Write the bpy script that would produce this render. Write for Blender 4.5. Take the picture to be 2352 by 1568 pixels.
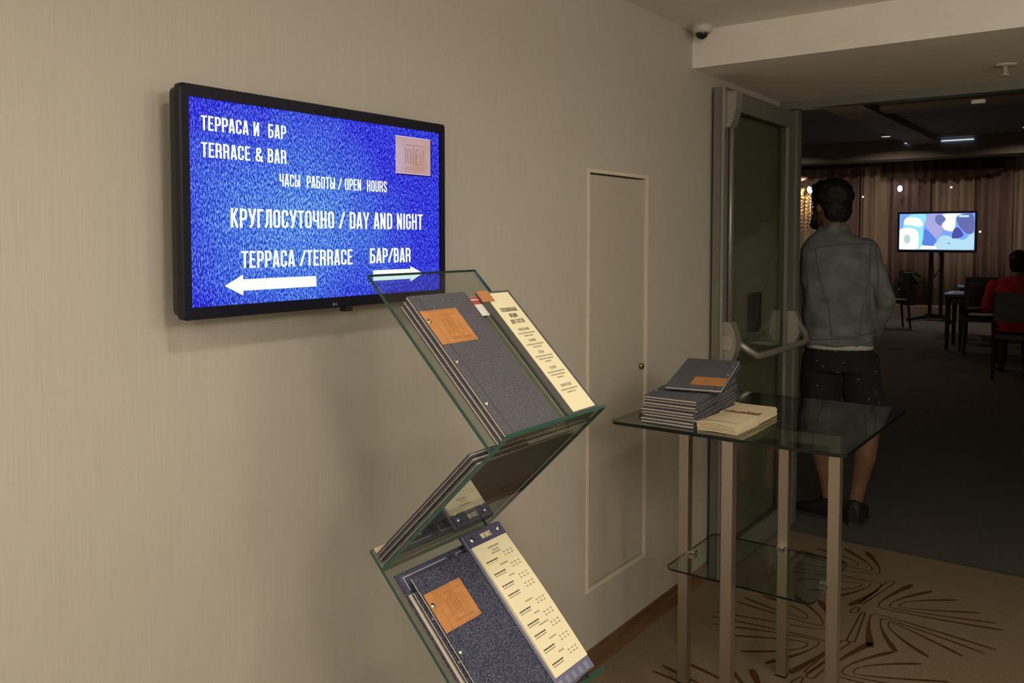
import bpy, bmesh, math, random
import numpy as np
from mathutils import Vector, Matrix, noise
from mathutils.bvhtree import BVHTree

random.seed(7)
for o in list(bpy.data.objects): bpy.data.objects.remove(o)
scene = bpy.context.scene
COL = scene.collection

# ------------------------------------------------------------------ camera
F_PX, CXP, CYP, IMG_W = 1950.0, 1176.0, 784.0, 2352.0
PITCH = math.radians(2.66)
YAW = math.atan(1434 / 1950.0)
PPY = 545 + F_PX * math.tan(PITCH)
CAM = Vector((1.49, 0.0, 1.5))
FW = Vector((-math.sin(YAW) * math.cos(PITCH), math.cos(YAW) * math.cos(PITCH), -math.sin(PITCH)))
RT = Vector((math.cos(YAW), math.sin(YAW), 0))
UP = RT.cross(FW)
cd = bpy.data.cameras.new('camera')
cam = bpy.data.objects.new('camera', cd); COL.objects.link(cam)
cd.sensor_fit = 'HORIZONTAL'; cd.sensor_width = 36.0
cd.lens = F_PX / IMG_W * 36.0
cd.shift_y = -(CYP - PPY) / IMG_W
cd.clip_start = 0.02; cd.clip_end = 100
cam.matrix_world = Matrix.Translation(CAM) @ Matrix((RT, UP, -FW)).transposed().to_4x4()
scene.camera = cam

def ray(u, v): return FW + RT * ((u - CXP) / F_PX) - UP * ((v - PPY) / F_PX)
def on(u, v, axis, val):
    d = ray(u, v); return CAM + d * ((val - CAM[axis]) / d[axis])

# ------------------------------------------------------------------ world, view, lights
wd = bpy.data.worlds.new('world'); scene.world = wd; wd.use_nodes = True
wd.node_tree.nodes['Background'].inputs[0].default_value = (0.02, 0.021, 0.025, 1)
wd.node_tree.nodes['Background'].inputs[1].default_value = 0.15
vs = scene.view_settings
vs.view_transform = 'Standard'; vs.look = 'None'; vs.gamma = 1.0; vs.use_curve_mapping = False
vs.exposure = 0.0

def area(name, loc, size, power, col, direction=(0, 0, -1), shape='DISK', spread=160):
    l = bpy.data.lights.new(name, 'AREA'); l.shape = shape; l.size = size; l.energy = power; l.color = col
    l.spread = math.radians(spread)
    o = bpy.data.objects.new(name, l); COL.objects.link(o); o.location = loc
    o.rotation_euler = Vector(direction).to_track_quat('-Z', 'Y').to_euler()
    return o
WARM = (1.0, 0.885, 0.70)
HALL_LAMPS = [((1.20, 2.10, 2.33), 3.0), ((1.30, 0.55, 2.33), 8.0), ((1.30, -0.90, 2.33), 16.0)]
for p, e in HALL_LAMPS:
    area('downlight_glow', (p[0], p[1], p[2] - 0.012), 0.16, e, WARM)
# unseen opal globes added on the open side to light ceiling and soffit: position and strength; the globes themselves are the light
FILL_GLOBES = [((2.45, 0.45, 1.98), 33.0), ((2.95, 1.35, 1.98), 26.0), ((2.45, -1.50, 1.98), 50.0)]
DINING_FILL = [((-4.4, 16.4), 16.0), ((-2.2, 16.4), 14.0), ((0.0, 16.4), 14.0), ((-1.0, 9.0), 1.5)]  # made-up lamps, added to brighten the dark curtains and dining room
for (x, y), e in DINING_FILL: area('dining_fill_glow', (x, y, 3.29), 0.2, e, (1.0, 0.76, 0.60))

# ------------------------------------------------------------------ helpers
def srgb(r, g, b):
    f = lambda c: (c / 12.92 if c <= 0.04045 else ((c + 0.055) / 1.055) ** 2.4)
    return (f(r / 255.0), f(g / 255.0), f(b / 255.0))

class NT:
    def __init__(s, name):
        s.m = bpy.data.materials.new(name); s.m.use_nodes = True
        s.t = s.m.node_tree; s.b = s.t.nodes['Principled BSDF']; s.out = s.t.nodes['Material Output']
    def n(s, typ, **kw):
        nd = s.t.nodes.new(typ)
        for k, v in kw.items():
            if k in nd.inputs: nd.inputs[k].default_value = v
            else: setattr(nd, k, v)
        return nd
    def l(s, a, b): s.t.links.new(a, b)

def plain(name, col, rough=0.5, metal=0.0, spec=0.5, emit=None, es=0.0):
    k = NT(name); b = k.b
    b.inputs['Base Color'].default_value = (*col, 1); b.inputs['Roughness'].default_value = rough
    b.inputs['Metallic'].default_value = metal; b.inputs['Specular IOR Level'].default_value = spec
    if emit:
        b.inputs['Emission Color'].default_value = (*emit, 1); b.inputs['Emission Strength'].default_value = es
    return k.m

def textured(name, c1, c2, scale=(1, 1, 1), nscale=50.0, detail=3.0, rough=0.8, bump=0.0, lo=0.35, hi=0.65, metal=0.0, spec=0.3):
    k = NT(name)
    tc = k.n('ShaderNodeTexCoord'); mp = k.n('ShaderNodeMapping', Scale=scale)
    k.l(tc.outputs['Object'], mp.inputs['Vector'])
    nz = k.n('ShaderNodeTexNoise', Scale=nscale, Detail=detail)
    k.l(mp.outputs[0], nz.inputs['Vector'])
    cr = k.n('ShaderNodeValToRGB')
    cr.color_ramp.elements[0].position = lo; cr.color_ramp.elements[1].position = hi
    cr.color_ramp.elements[0].color = (*c1, 1); cr.color_ramp.elements[1].color = (*c2, 1)
    k.l(nz.outputs['Fac'], cr.inputs[0]); k.l(cr.outputs[0], k.b.inputs['Base Color'])
    k.b.inputs['Roughness'].default_value = rough; k.b.inputs['Metallic'].default_value = metal
    k.b.inputs['Specular IOR Level'].default_value = spec
    if bump:
        bp = k.n('ShaderNodeBump', Strength=bump, Distance=0.002)
        k.l(nz.outputs['Fac'], bp.inputs['Height']); k.l(bp.outputs[0], k.b.inputs['Normal'])
    return k.m

def glass(name, tint, base=0.045, gloss=1.0, rough=0.0):
    k = NT(name)
    lw = k.n('ShaderNodeLayerWeight', Blend=0.5)
    pw = k.n('ShaderNodeMath', operation='POWER'); pw.inputs[1].default_value = 5.0
    k.l(lw.outputs['Facing'], pw.inputs[0])
    ma = k.n('ShaderNodeMath', operation='MULTIPLY_ADD'); ma.inputs[1].default_value = 1 - base; ma.inputs[2].default_value = base
    k.l(pw.outputs[0], ma.inputs[0])
    tr = k.n('ShaderNodeBsdfTransparent', Color=(*tint, 1))
    gl = k.n('ShaderNodeBsdfGlossy', Color=(gloss, gloss, gloss, 1), Roughness=rough)
    mx = k.n('ShaderNodeMixShader')
    k.l(ma.outputs[0], mx.inputs[0]); k.l(tr.outputs[0], mx.inputs[1]); k.l(gl.outputs[0], mx.inputs[2])
    k.l(mx.outputs[0], k.out.inputs['Surface'])
    return k.m

def emis(name, col, s):
    k = NT(name)
    e = k.n('ShaderNodeEmission', Color=(*col, 1), Strength=s)
    k.l(e.outputs[0], k.out.inputs['Surface'])
    return k.m

ORG = {}
class MB:
    def __init__(s): s.v = []; s.f = []; s.mi = []; s.cur = 0
    def face(s, pts):
        i = len(s.v); s.v += [tuple(p) for p in pts]; s.f.append(tuple(range(i, i + len(pts)))); s.mi.append(s.cur); return s
    def hexa(s, p):                       # 8 points: bottom 4 ccw, top 4 ccw
        i = len(s.v); s.v += [tuple(q) for q in p]
        for f in ((3, 2, 1, 0), (4, 5, 6, 7), (0, 1, 5, 4), (1, 2, 6, 5), (2, 3, 7, 6), (3, 0, 4, 7)):
            s.f.append(tuple(i + k for k in f)); s.mi.append(s.cur)
        return s
    def box(s, a, b):
        (x0, y0, z0), (x1, y1, z1) = a, b
        return s.hexa([(x0, y0, z0), (x1, y0, z0), (x1, y1, z0), (x0, y1, z0), (x0, y0, z1), (x1, y0, z1), (x1, y1, z1), (x0, y1, z1)])
    def frame_box(s, o, ux, uy, uz, a, b):
        q = MB().box(a, b)
        P = [Vector(o) + Vector(ux) * x + Vector(uy) * y + Vector(uz) * z for x, y, z in q.v]
        return s.hexa(P)
    def tube(s, pts, r, n=8, cap=True):
        pts = [Vector(p) for p in pts]; rs = r if isinstance(r, (list, tuple)) else [r] * len(pts)
        base = len(s.v); prev = None
        for i, p in enumerate(pts):
            t = (pts[min(i + 1, len(pts) - 1)] - pts[max(i - 1, 0)]).normalized()
            if prev is None:
                a = t.orthogonal().normalized()
            else:
                a = (prev - t * prev.dot(t)).normalized()
            prev = a; b = t.cross(a)
            for k in range(n):
                an = 2 * math.pi * k / n
                s.v.append(tuple(p + (a * math.cos(an) + b * math.sin(an)) * rs[i]))
        for i in range(len(pts) - 1):
            for k in range(n):
                k2 = (k + 1) % n
                s.f.append((base + i * n + k, base + i * n + k2, base + (i + 1) * n + k2, base + (i + 1) * n + k)); s.mi.append(s.cur)
        if cap:
            s.f.append(tuple(base + k for k in reversed(range(n)))); s.mi.append(s.cur)
            s.f.append(tuple(base + (len(pts) - 1) * n + k for k in range(n))); s.mi.append(s.cur)
        return s
    def loft(s, rings, cap=True):
        base = len(s.v); n = len(rings[0])
        for r in rings: s.v += [tuple(p) for p in r]
        for i in range(len(rings) - 1):
            for k in range(n):
                k2 = (k + 1) % n
                s.f.append((base + i * n + k, base + i * n + k2, base + (i + 1) * n + k2, base + (i + 1) * n + k)); s.mi.append(s.cur)
        if cap:
            s.f.append(tuple(base + k for k in reversed(range(n)))); s.mi.append(s.cur)
            s.f.append(tuple(base + (len(rings) - 1) * n + k for k in range(n))); s.mi.append(s.cur)
        return s
    def lathe(s, c, prof, n=20, axis=2):
        rings = []
        for r, h in prof:
            ring = []
            for k in range(n):
                a = 2 * math.pi * k / n; q = [r * math.cos(a), r * math.sin(a), h]
                if axis == 0: q = [q[2], q[0], q[1]]
                if axis == 1: q = [q[1], q[2], q[0]]
                ring.append(Vector(c) + Vector(q))
            rings.append(ring)
        return s.loft(rings)
    def ell(s, c, r, nu=16, nv=10, rot=None):
        prof = []
        rings = []
        for j in range(nv + 1):
            ph = -math.pi / 2 + math.pi * j / nv; ph = max(min(ph, math.pi / 2 - 0.02), -math.pi / 2 + 0.02)
            ring = []
            for k in range(nu):
                a = 2 * math.pi * k / nu
                q = Vector((r[0] * math.cos(ph) * math.cos(a), r[1] * math.cos(ph) * math.sin(a), r[2] * math.sin(ph)))
                if rot: q = rot @ q
                ring.append(Vector(c) + q)
            rings.append(ring)
        return s.loft(rings)
    def bevbox(s, a, b, r, axis=0, n=4):   # box with rounded corners around one axis
        (x0, y0, z0), (x1, y1, z1) = a, b
        lo = [x0, y0, z0]; hi = [x1, y1, z1]
        i, j = [(1, 2), (2, 0), (0, 1)][axis]
        prof = []
        for (cx, cy, a0) in ((hi[i] - r, hi[j] - r, 0), (lo[i] + r, hi[j] - r, 90), (lo[i] + r, lo[j] + r, 180), (hi[i] - r, lo[j] + r, 270)):
            for k in range(n + 1):
                an = math.radians(a0 + 90 * k / n); prof.append((cx + r * math.cos(an), cy + r * math.sin(an)))
        R = []
        for h in (lo[axis], hi[axis]):
            ring = []
            for (p, q) in prof:
                w = [0, 0, 0]; w[axis] = h; w[i] = p; w[j] = q; ring.append(w)
            R.append(ring)
        return s.loft(R)
    def mesh(s, name, off=(0, 0, 0)):
        me = bpy.data.meshes.new(name)
        me.from_pydata([(x - off[0], y - off[1], z - off[2]) for x, y, z in s.v], [], s.f)
        return me
    def build(s, name, mats, parent=None, smooth=False, local=False, fixn=True):
        off = Vector((0, 0, 0)) if local else (ORG.get(parent.as_pointer(), Vector((0, 0, 0))) if parent else Vector((0, 0, 0)))
        me = s.mesh(name, off)
        mats = mats if isinstance(mats, (list, tuple)) else [mats]
        for m in mats: me.materials.append(m)
        if len(mats) > 1: me.polygons.foreach_set('material_index', s.mi)
        if fixn:
            bm = bmesh.new(); bm.from_mesh(me); bmesh.ops.recalc_face_normals(bm, faces=bm.faces); bm.to_mesh(me); bm.free()
        if smooth: me.polygons.foreach_set('use_smooth', [True] * len(me.polygons))
        return link(name, me, parent, off)

def link(name, me, parent=None, off=None):
    o = bpy.data.objects.new(name, me); COL.objects.link(o)
    if parent: o.parent = parent
    ORG[o.as_pointer()] = Vector(off) if off is not None else Vector((0, 0, 0))
    return o
def tag(o, label=None, cat=None, group=None, kind=None):
    if label: o['label'] = label
    if cat: o['category'] = cat
    if group: o['group'] = group
    if kind: o['kind'] = kind
    return o
def empty(name, loc, label=None, cat=None, group=None, mat=None):
    o = bpy.data.objects.new(name, None); COL.objects.link(o); o.empty_display_size = 0.05
    if mat is not None: o.matrix_world = mat
    else: o.location = loc
    ORG[o.as_pointer()] = Vector(loc) if mat is None else Vector((0, 0, 0))
    return tag(o, label, cat, group)
def copy_tree(o, parent=None):
    kids = [c for c in COL.objects if c.parent == o]
    c = o.copy(); COL.objects.link(c); c.parent = parent
    for k in kids: copy_tree(k, c)
    return c
def structure(o): o['kind'] = 'structure'; return o

# ---- condensed sign lettering made of strokes
GW, GL, GR, GB, GT, RR = 0.38, 0.07, 0.31, 0.07, 0.93, 0.11
def arc(cx, cy, a0, a1, r=RR, n=4):
    return [(cx + r * math.cos(math.radians(a0 + (a1 - a0) * i / n)), cy + r * math.sin(math.radians(a0 + (a1 - a0) * i / n))) for i in range(n + 1)]
def bowl(y0, y1, x=GR):    # from (GL,y1) round to (GL,y0)
    r = min(RR, (y1 - y0) / 2)
    return [(GL, y1)] + arc(x - r, y1 - r, 90, 0, r) + arc(x - r, y0 + r, 0, -90, r) + [(GL, y0)]
ST = [(GL, 0), (GL, 1)]; SR = [(GR, 0), (GR, 1)]
def ring(): return arc(GR - RR, GT - RR, 0, 90) + arc(GL + RR, GT - RR, 90, 180) + arc(GL + RR, GB + RR, 180, 270) + arc(GR - RR, GB + RR, 270, 360) + [(GR, GT - RR)]
def cee(): return [(GR, 0.66)] + arc(GR - RR, GT - RR, 0, 90) + arc(GL + RR, GT - RR, 90, 180) + arc(GL + RR, GB + RR, 180, 270) + arc(GR - RR, GB + RR, 270, 360) + [(GR, 0.34)]
def cup(): return [(GL, 1)] + arc(GL + RR, GB + RR, 180, 270) + arc(GR - RR, GB + RR, 270, 360) + [(GR, 1)]
G = {
 'O': ([ring()], GW), '0': ([ring()], GW), 'C': ([cee()], GW),
 'T': ([[(0.0, GT), (0.36, GT)], [(0.18, GT), (0.18, 0)]], 0.36),
 'E': ([ST, [(GL, GT), (0.33, GT)], [(GL, 0.51), (0.29, 0.51)], [(GL, GB), (0.33, GB)]], 0.34),
 'P': ([ST, bowl(0.45, GT)], 0.37), 'R': ([ST, bowl(0.48, GT), [(0.17, 0.48)] + arc(GR - 0.1, 0.38, 90, 0, 0.1) + [(GR, 0.1), (0.325, 0)]], 0.39),
 'B': ([ST, bowl(0.53, GT, 0.30), bowl(GB, 0.53)], 0.38),
 'A': ([[(0.055, 0), (0.165, 1)], [(0.325, 0), (0.215, 1)], [(0.1, 0.24), (0.28, 0.24)]], 0.38),
 'И': ([ST, SR, [(GL, 0.04), (GR, 0.96)]], 0.40), 'N': ([ST, SR, [(GL, 0.96), (GR, 0.04)]], 0.40),
 'Б': ([ST, [(GL, GT), (0.33, GT)], bowl(GB, 0.55)], 0.38),
 'Ч': ([[(GL, 1)] + arc(GL + RR, 0.42 + RR, 180, 270) + [(GR, 0.42)], SR], 0.38),
 'Ы': ([ST, bowl(GB, 0.55, 0.28), [(0.41, 0), (0.41, 1)]], 0.48), 'Ь': ([ST, bowl(GB, 0.55)], 0.37),
 'К': ([ST, [(GL, 0.40), (0.32, 1)], [(0.155, 0.56), (0.335, 0)]], 0.38),
 'У': ([[(0.05, 1), (0.2, 0.36)], [(0.34, 1), (0.19, 0.2), (0.14, GB), (0.05, GB)]], 0.38),
 'Г': ([ST, [(GL, GT), (0.32, GT)]], 0.33), 'Л': ([[(0.0, GB), (0.06, GB), (0.12, 0.25), (0.14, GT), (GR, GT)], SR], 0.38),
 'H': ([ST, SR, [(GL, 0.51), (GR, 0.51)]], 0.39), 'D': ([ST, bowl(GB, GT)], 0.38),
 'Y': ([[(0.04, 1), (0.19, 0.42), (0.34, 1)], [(0.19, 0.45), (0.19, 0)]], 0.38),
 'G': ([[(GR, 0.7)] + arc(GR - RR, GT - RR, 0, 90) + arc(GL + RR, GT - RR, 90, 180) + arc(GL + RR, GB + RR, 180, 270) + arc(GR - RR, GB + RR, 270, 360) + [(GR, 0.47), (0.2, 0.47)]], 0.38),
 'I': ([[(GL, 0), (GL, 1)]], 0.14), 'U': ([cup()], 0.38), 'L': ([ST, [(GL, GB), (0.32, GB)]], 0.33),
 'S': ([[(GR, 0.70)] + arc(GR - RR, GT - RR, 0, 90) + arc(GL + RR, GT - RR, 90, 180) + [(GL, 0.68), (0.12, 0.57), (0.26, 0.43), (GR, 0.32)] + arc(GR - RR, GB + RR, 360, 270) + arc(GL + RR, GB + RR, 270, 180) + [(GL, 0.30)]], 0.38),
 'W': ([[(0.05, 1), (0.14, 0)], [(0.24, 0.95), (0.16, 0)], [(0.28, 0.95), (0.36, 0)], [(0.47, 1), (0.38, 0)]], 0.52),
 'П': ([ST, SR, [(GL, GT), (GR, GT)]], 0.39), 'Ц': ([ST, SR, [(GL, GB), (0.38, GB), (0.38, -0.12)]], 0.42),
 'Д': ([[(0.09, 0.1), (0.13, GT), (GR, GT), (GR, 0.1)], [(0.03, -0.12), (0.03, GB), (0.37, GB), (0.37, -0.12)]], 0.40),
 'Я': ([SR, [(GL + GR - x, y) for x, y in bowl(0.48, GT)], [(0.22, 0.48), (0.06, 0)]], 0.39),
 'Й': ([ST, SR, [(GL, 0.04), (GR, 0.96)], [(0.12, 1.16), (0.19, 1.1), (0.26, 1.16)]], 0.40),
 '&': ([[(0.45, 0.0), (0.12, 0.62), (0.10, 0.80), (0.17, 0.93), (0.27, 0.93), (0.33, 0.80), (0.29, 0.66), (0.12, 0.47), (0.06, 0.30), (0.09, 0.12), (0.19, 0.06), (0.30, 0.10), (0.40, 0.30), (0.43, 0.42)]], 0.47),
 '/': ([[(0.02, 0.02), (0.30, 0.98)]], 0.32), '1': ([[(0.03, 0.8), (0.15, 0.93), (0.15, 0)]], 0.24), ' ': ([], 0.20),
}
for a, b in zip('ТЕРАСОВНМ', 'TEPACOBHM'):
    if b in G: G[a] = G[b]
def strip(pl, hw):
    pts = [Vector((p[0], p[1])) for p in pl]; n = len(pts); closed = (pts[0] - pts[-1]).length < 1e-6
    L = []; R_ = []
    for i in range(n):
        if closed and i in (0, n - 1): d0 = (pts[-1] - pts[-2]).normalized(); d1 = (pts[1] - pts[0]).normalized()
        else:
            d0 = (pts[i] - pts[i - 1]).normalized() if i > 0 else None
            d1 = (pts[i + 1] - pts[i]).normalized() if i < n - 1 else None
            d0 = d0 or d1; d1 = d1 or d0
        n0 = Vector((-d0.y, d0.x)); n1 = Vector((-d1.y, d1.x)); m = n0 + n1
        if m.length < 1e-4: m = n0.copy()
        m.normalize(); k = hw / max(0.35, m.dot(n0))
        L.append(pts[i] + m * k); R_.append(pts[i] - m * k)
    return [(R_[i], R_[i + 1], L[i + 1], L[i]) for i in range(n - 1)]
def text_quads(s, hw=0.066, gap=0.055):
    x = 0; out = []
    for ch in s:
        pl, w = G.get(ch, ([], 0.3))
        for p in pl:
            for q in strip(p, hw): out.append([(v.x + x, v.y) for v in q])
        x += w + gap
    return out, x - gap
def put_text(mb, s, o, ux, uy, height, width=None, hw=0.066, gap=0.055, align=0.0):
    qs, w = text_quads(s, hw, gap)
    sx = (width / w) if width else height
    o = Vector(o); ux = Vector(ux); uy = Vector(uy)
    for q in qs: mb.face([o + ux * ((x - align * w) * sx) + uy * (y * height) for x, y in q])
    return w * sx

# ------------------------------------------------------------------ materials
def wallpaper():
    k = NT('wallpaper')
    tc = k.n('ShaderNodeTexCoord'); mp = k.n('ShaderNodeMapping', Scale=(1, 420, 5)); k.l(tc.outputs['Object'], mp.inputs[0])
    nz = k.n('ShaderNodeTexNoise', Scale=1.0, Detail=4.0); k.l(mp.outputs[0], nz.inputs['Vector'])
    cr = k.n('ShaderNodeValToRGB'); e = cr.color_ramp.elements
    e[0].position = 0.25; e[0].color = (0.445, 0.425, 0.382, 1); e[1].position = 0.75; e[1].color = (0.50, 0.478, 0.43, 1)
    k.l(nz.outputs['Fac'], cr.inputs[0]); k.l(cr.outputs[0], k.b.inputs['Base Color'])
    bp = k.n('ShaderNodeBump', Strength=0.15, Distance=0.0015); k.l(nz.outputs['Fac'], bp.inputs['Height']); k.l(bp.outputs[0], k.b.inputs['Normal'])
    k.b.inputs['Roughness'].default_value = 0.62; k.b.inputs['Specular IOR Level'].default_value = 0.25
    return k.m
M = {}
M['wall'] = wallpaper()
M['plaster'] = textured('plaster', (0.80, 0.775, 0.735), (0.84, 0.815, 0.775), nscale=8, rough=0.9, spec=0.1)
M['carpet'] = textured('beige_carpet', (0.18, 0.14, 0.09), (0.245, 0.195, 0.13), scale=(1, 1, 1), nscale=160, rough=0.98, bump=0.6, spec=0.05)
M['motif'] = textured('brown_carpet_pile', (0.075, 0.033, 0.012), (0.105, 0.048, 0.019), nscale=200, rough=0.98, spec=0.05)
M['darkcarpet'] = textured('dark_carpet', (0.085, 0.08, 0.075), (0.13, 0.122, 0.115), nscale=110, rough=0.98, bump=0.5, spec=0.05)
M['wood'] = textured('stained_wood', (0.13, 0.065, 0.03), (0.19, 0.10, 0.05), scale=(6, 1, 6), nscale=6, rough=0.55)
M['panelpaint'] = plain('panel_paint', (0.45, 0.42, 0.36), 0.55)
M['trimwhite'] = plain('cream_trim', (0.66, 0.61, 0.50), 0.5)
M['alu'] = plain('grey_aluminium', (0.40, 0.39, 0.36), 0.42, 0.6)
M['alup'] = plain('powder_coated_frame', (0.17, 0.167, 0.152), 0.45)
M['chrome'] = plain('chrome', (0.75, 0.74, 0.72), 0.15, 1.0)
M['steel'] = plain('brushed_steel', (0.56, 0.50, 0.43), 0.38, 1.0)
M['brass'] = plain('brass', (0.35, 0.25, 0.10), 0.35, 1.0)
M['black'] = plain('black_plastic', (0.012, 0.012, 0.014), 0.38)
M['bezel'] = plain('bloom_tinted_bezel', (0.006, 0.006, 0.016), 0.38, 0.0, 0.3)  # black plastic tinted navy to stand in for the screen's bloom
M['greyprint'] = plain('grey_print', (0.20, 0.20, 0.24), 0.5)
M['white'] = plain('white_plastic', (0.55, 0.54, 0.51), 0.45)
M['smoke'] = plain('smoked_dome', (0.015, 0.013, 0.012), 0.08)
M['glass'] = glass('clear_glass', (0.86, 0.89, 0.87), 0.05)
M['glasstop'] = glass('smoky_table_glass', (0.50, 0.56, 0.52), 0.06)
M['shelfglass'] = glass('thin_shelf_glass', (0.80, 0.84, 0.80), 0.05)
M['doorglass'] = glass('door_glass', (0.74, 0.76, 0.70), 0.05)
M['glassedge'] = plain('green_glass_edge', (0.015, 0.075, 0.058), 0.12, 0.0, 0.9)
M['tableedge'] = plain('dark_glass_edge', (0.005, 0.009, 0.008), 0.15, 0.0, 0.4)
M['denim'] = textured('grey_denim', (0.058, 0.060, 0.082), (0.155, 0.155, 0.185), nscale=420, detail=2, rough=0.92, bump=0.2, lo=0.3, hi=0.75)
def speckle_denim():
    k = NT('blue_speckled_denim')
    tc = k.n('ShaderNodeTexCoord'); mp = k.n('ShaderNodeMapping', Scale=(760, 300, 300)); k.l(tc.outputs['Object'], mp.inputs[0])
    mp.inputs['Rotation'].default_value = (0, 0, 0.35)
    nz = k.n('ShaderNodeTexNoise', Scale=1.0, Detail=1.0); k.l(mp.outputs[0], nz.inputs['Vector'])
    cr = k.n('ShaderNodeValToRGB'); e = cr.color_ramp.elements
    e[0].position = 0.45; e[0].color = (0.018, 0.022, 0.052, 1); e[1].position = 0.78; e[1].color = (0.20, 0.22, 0.32, 1)
    k.l(nz.outputs['Fac'], cr.inputs[0]); k.l(cr.outputs[0], k.b.inputs['Base Color']); k.b.inputs['Roughness'].default_value = 0.95
    return k.m
M['blue'] = speckle_denim()
M['printblue'] = plain('blue_print', (0.075, 0.078, 0.16), 0.6)
M['frontblue'] = plain('light_blue_print', (0.16, 0.16, 0.27), 0.6)
M['board'] = plain('cream_board', (0.60, 0.55, 0.46), 0.8)
M['darkpage'] = plain('dark_inner_page', (0.03, 0.027, 0.04), 0.8)
M['leather'] = textured('tan_leather', (0.50, 0.22, 0.075), (0.58, 0.27, 0.10), nscale=60, rough=0.55, bump=0.2)
M['emboss'] = plain('pressed_leather', (0.30, 0.125, 0.04), 0.6)
M['stitch'] = plain('dark_stitching', (0.03, 0.025, 0.03), 0.8)
M['orangestitch'] = plain('rust_stitching', (0.26, 0.085, 0.03), 0.8)
M['paper'] = plain('cream_paper', (0.90, 0.84, 0.60), 0.75)
M['leaflet'] = plain('leaflet_paper', (0.72, 0.62, 0.42), 0.75)
M['ink'] = plain('black_ink', (0.04, 0.035, 0.03), 0.8)
M['greyink'] = plain('grey_ink', (0.36, 0.33, 0.24), 0.8)
M['whiteink'] = plain('white_ink', (0.75, 0.75, 0.75), 0.7)
M['redink'] = plain('wine_red_ink', (0.26, 0.085, 0.075), 0.7)
M['curtainA'] = textured('pale_curtain', (0.36, 0.29, 0.23), (0.44, 0.36, 0.29), scale=(1, 1, 0.1), nscale=9, rough=0.9)
M['curtainB'] = textured('mauve_curtain', (0.20, 0.145, 0.135), (0.27, 0.20, 0.18), scale=(1, 1, 0.1), nscale=9, rough=0.9)
M['valance'] = textured('brown_valance', (0.05, 0.030, 0.022), (0.08, 0.050, 0.037), scale=(1, 1, 0.2), nscale=7, rough=0.9)
M['darkwood'] = plain('dark_wood', (0.022, 0.015, 0.012), 0.5)
M['cloth'] = plain('white_napkin', (0.55, 0.55, 0.55), 0.8)
M['skin'] = textured('skin', (0.165, 0.085, 0.053), (0.20, 0.105, 0.066), nscale=12, rough=0.6)
M['hair'] = textured('black_hair', (0.006, 0.005, 0.005), (0.014, 0.012, 0.011), nscale=90, rough=0.6, bump=0.5)
M['jacket'] = textured('washed_denim_jacket', (0.115, 0.13, 0.135), (0.18, 0.195, 0.20), nscale=14, detail=5, rough=0.92, bump=0.3)
M['seam'] = plain('jacket_seam', (0.10, 0.115, 0.13), 0.9)
M['tshirt'] = plain('white_tshirt', (0.45, 0.45, 0.43), 0.9)
M['shoe'] = plain('black_shoe', (0.012, 0.011, 0.011), 0.6)
M['red'] = textured('red_shirt', (0.30, 0.012, 0.02), (0.38, 0.02, 0.03), nscale=10, rough=0.9)
M['leaf'] = textured('dark_leaf', (0.02, 0.032, 0.016), (0.04, 0.06, 0.03), nscale=8, rough=0.6)
M['pot'] = plain('dark_pot', (0.02, 0.018, 0.016), 0.6)
M['ledge'] = plain('pale_ledge', (0.24, 0.21, 0.16), 0.6)
M['bulb'] = emis('warm_bulb', (1.0, 0.72, 0.42), 45.0)
M['lamp'] = emis('downlight_disc', (1.0, 0.85, 0.65), 6.0)
M['dimlamp'] = emis('dim_downlight_disc', (1.0, 0.85, 0.65), 0.6)
M['led'] = emis('led_strip', (0.55, 0.70, 1.0), 3.0)
M['crystal'] = plain('crystal_bead', (0.85, 0.70, 0.48), 0.15)
def shorts_mat():
    k = NT('printed_black_shorts')
    tc = k.n('ShaderNodeTexCoord'); v = k.n('ShaderNodeTexVoronoi', Scale=26.0); k.l(tc.outputs['Object'], v.inputs['Vector'])
    cr = k.n('ShaderNodeValToRGB'); e = cr.color_ramp.elements
    e[0].position = 0.10; e[0].color = (0.13, 0.15, 0.13, 1); e[1].position = 0.16; e[1].color = (0.008, 0.008, 0.010, 1)
    k.l(v.outputs['Distance'], cr.inputs[0]); k.l(cr.outputs[0], k.b.inputs['Base Color']); k.b.inputs['Roughness'].default_value = 0.9
    return k.m
M['shorts'] = shorts_mat()

# ------------------------------------------------------------------ the hall: shell
ZC, ZS, YS, YD = 2.343, 2.192, 3.275, 4.36      # ceiling, soffit underside, soffit face, door plane
HX, HY = 3.3, -3.2
PY0, PY1, PZ0, PZ1 = 2.452, 2.888, 0.279, 1.731
w = MB()
for a, b in (((-0.12, HY, 0), (0, PY0, 2.5)), ((-0.12, PY1, 0), (0, 4.46, 2.5)), ((-0.12, PY0, 0), (0, PY1, PZ0)), ((-0.12, PY0, PZ1), (0, PY1, 2.5))): w.box(a, b)
wl = structure(w.build('wall_left', M['wall'])); tag(wl, 'beige wall with fine vertical wallpaper grain behind the screen', 'wall')
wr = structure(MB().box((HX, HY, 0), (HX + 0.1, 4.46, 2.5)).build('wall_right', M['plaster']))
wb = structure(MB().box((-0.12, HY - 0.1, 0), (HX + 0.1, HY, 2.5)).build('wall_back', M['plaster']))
fl = structure(MB().box((-0.12, HY, -0.1), (HX, 4.31, 0)).build('floor', M['carpet'])); tag(fl, 'beige hall carpet with brown fan motifs', 'floor')
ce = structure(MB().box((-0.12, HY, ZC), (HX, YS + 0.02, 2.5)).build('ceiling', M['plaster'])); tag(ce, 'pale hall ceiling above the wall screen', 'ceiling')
so = structure(MB().box((0.0, YS, ZS), (HX, 4.46, 2.5)).build('trim_1', M['plaster'])); tag(so, 'dropped pale soffit in front of the dining room doorway', 'soffit')
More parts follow.
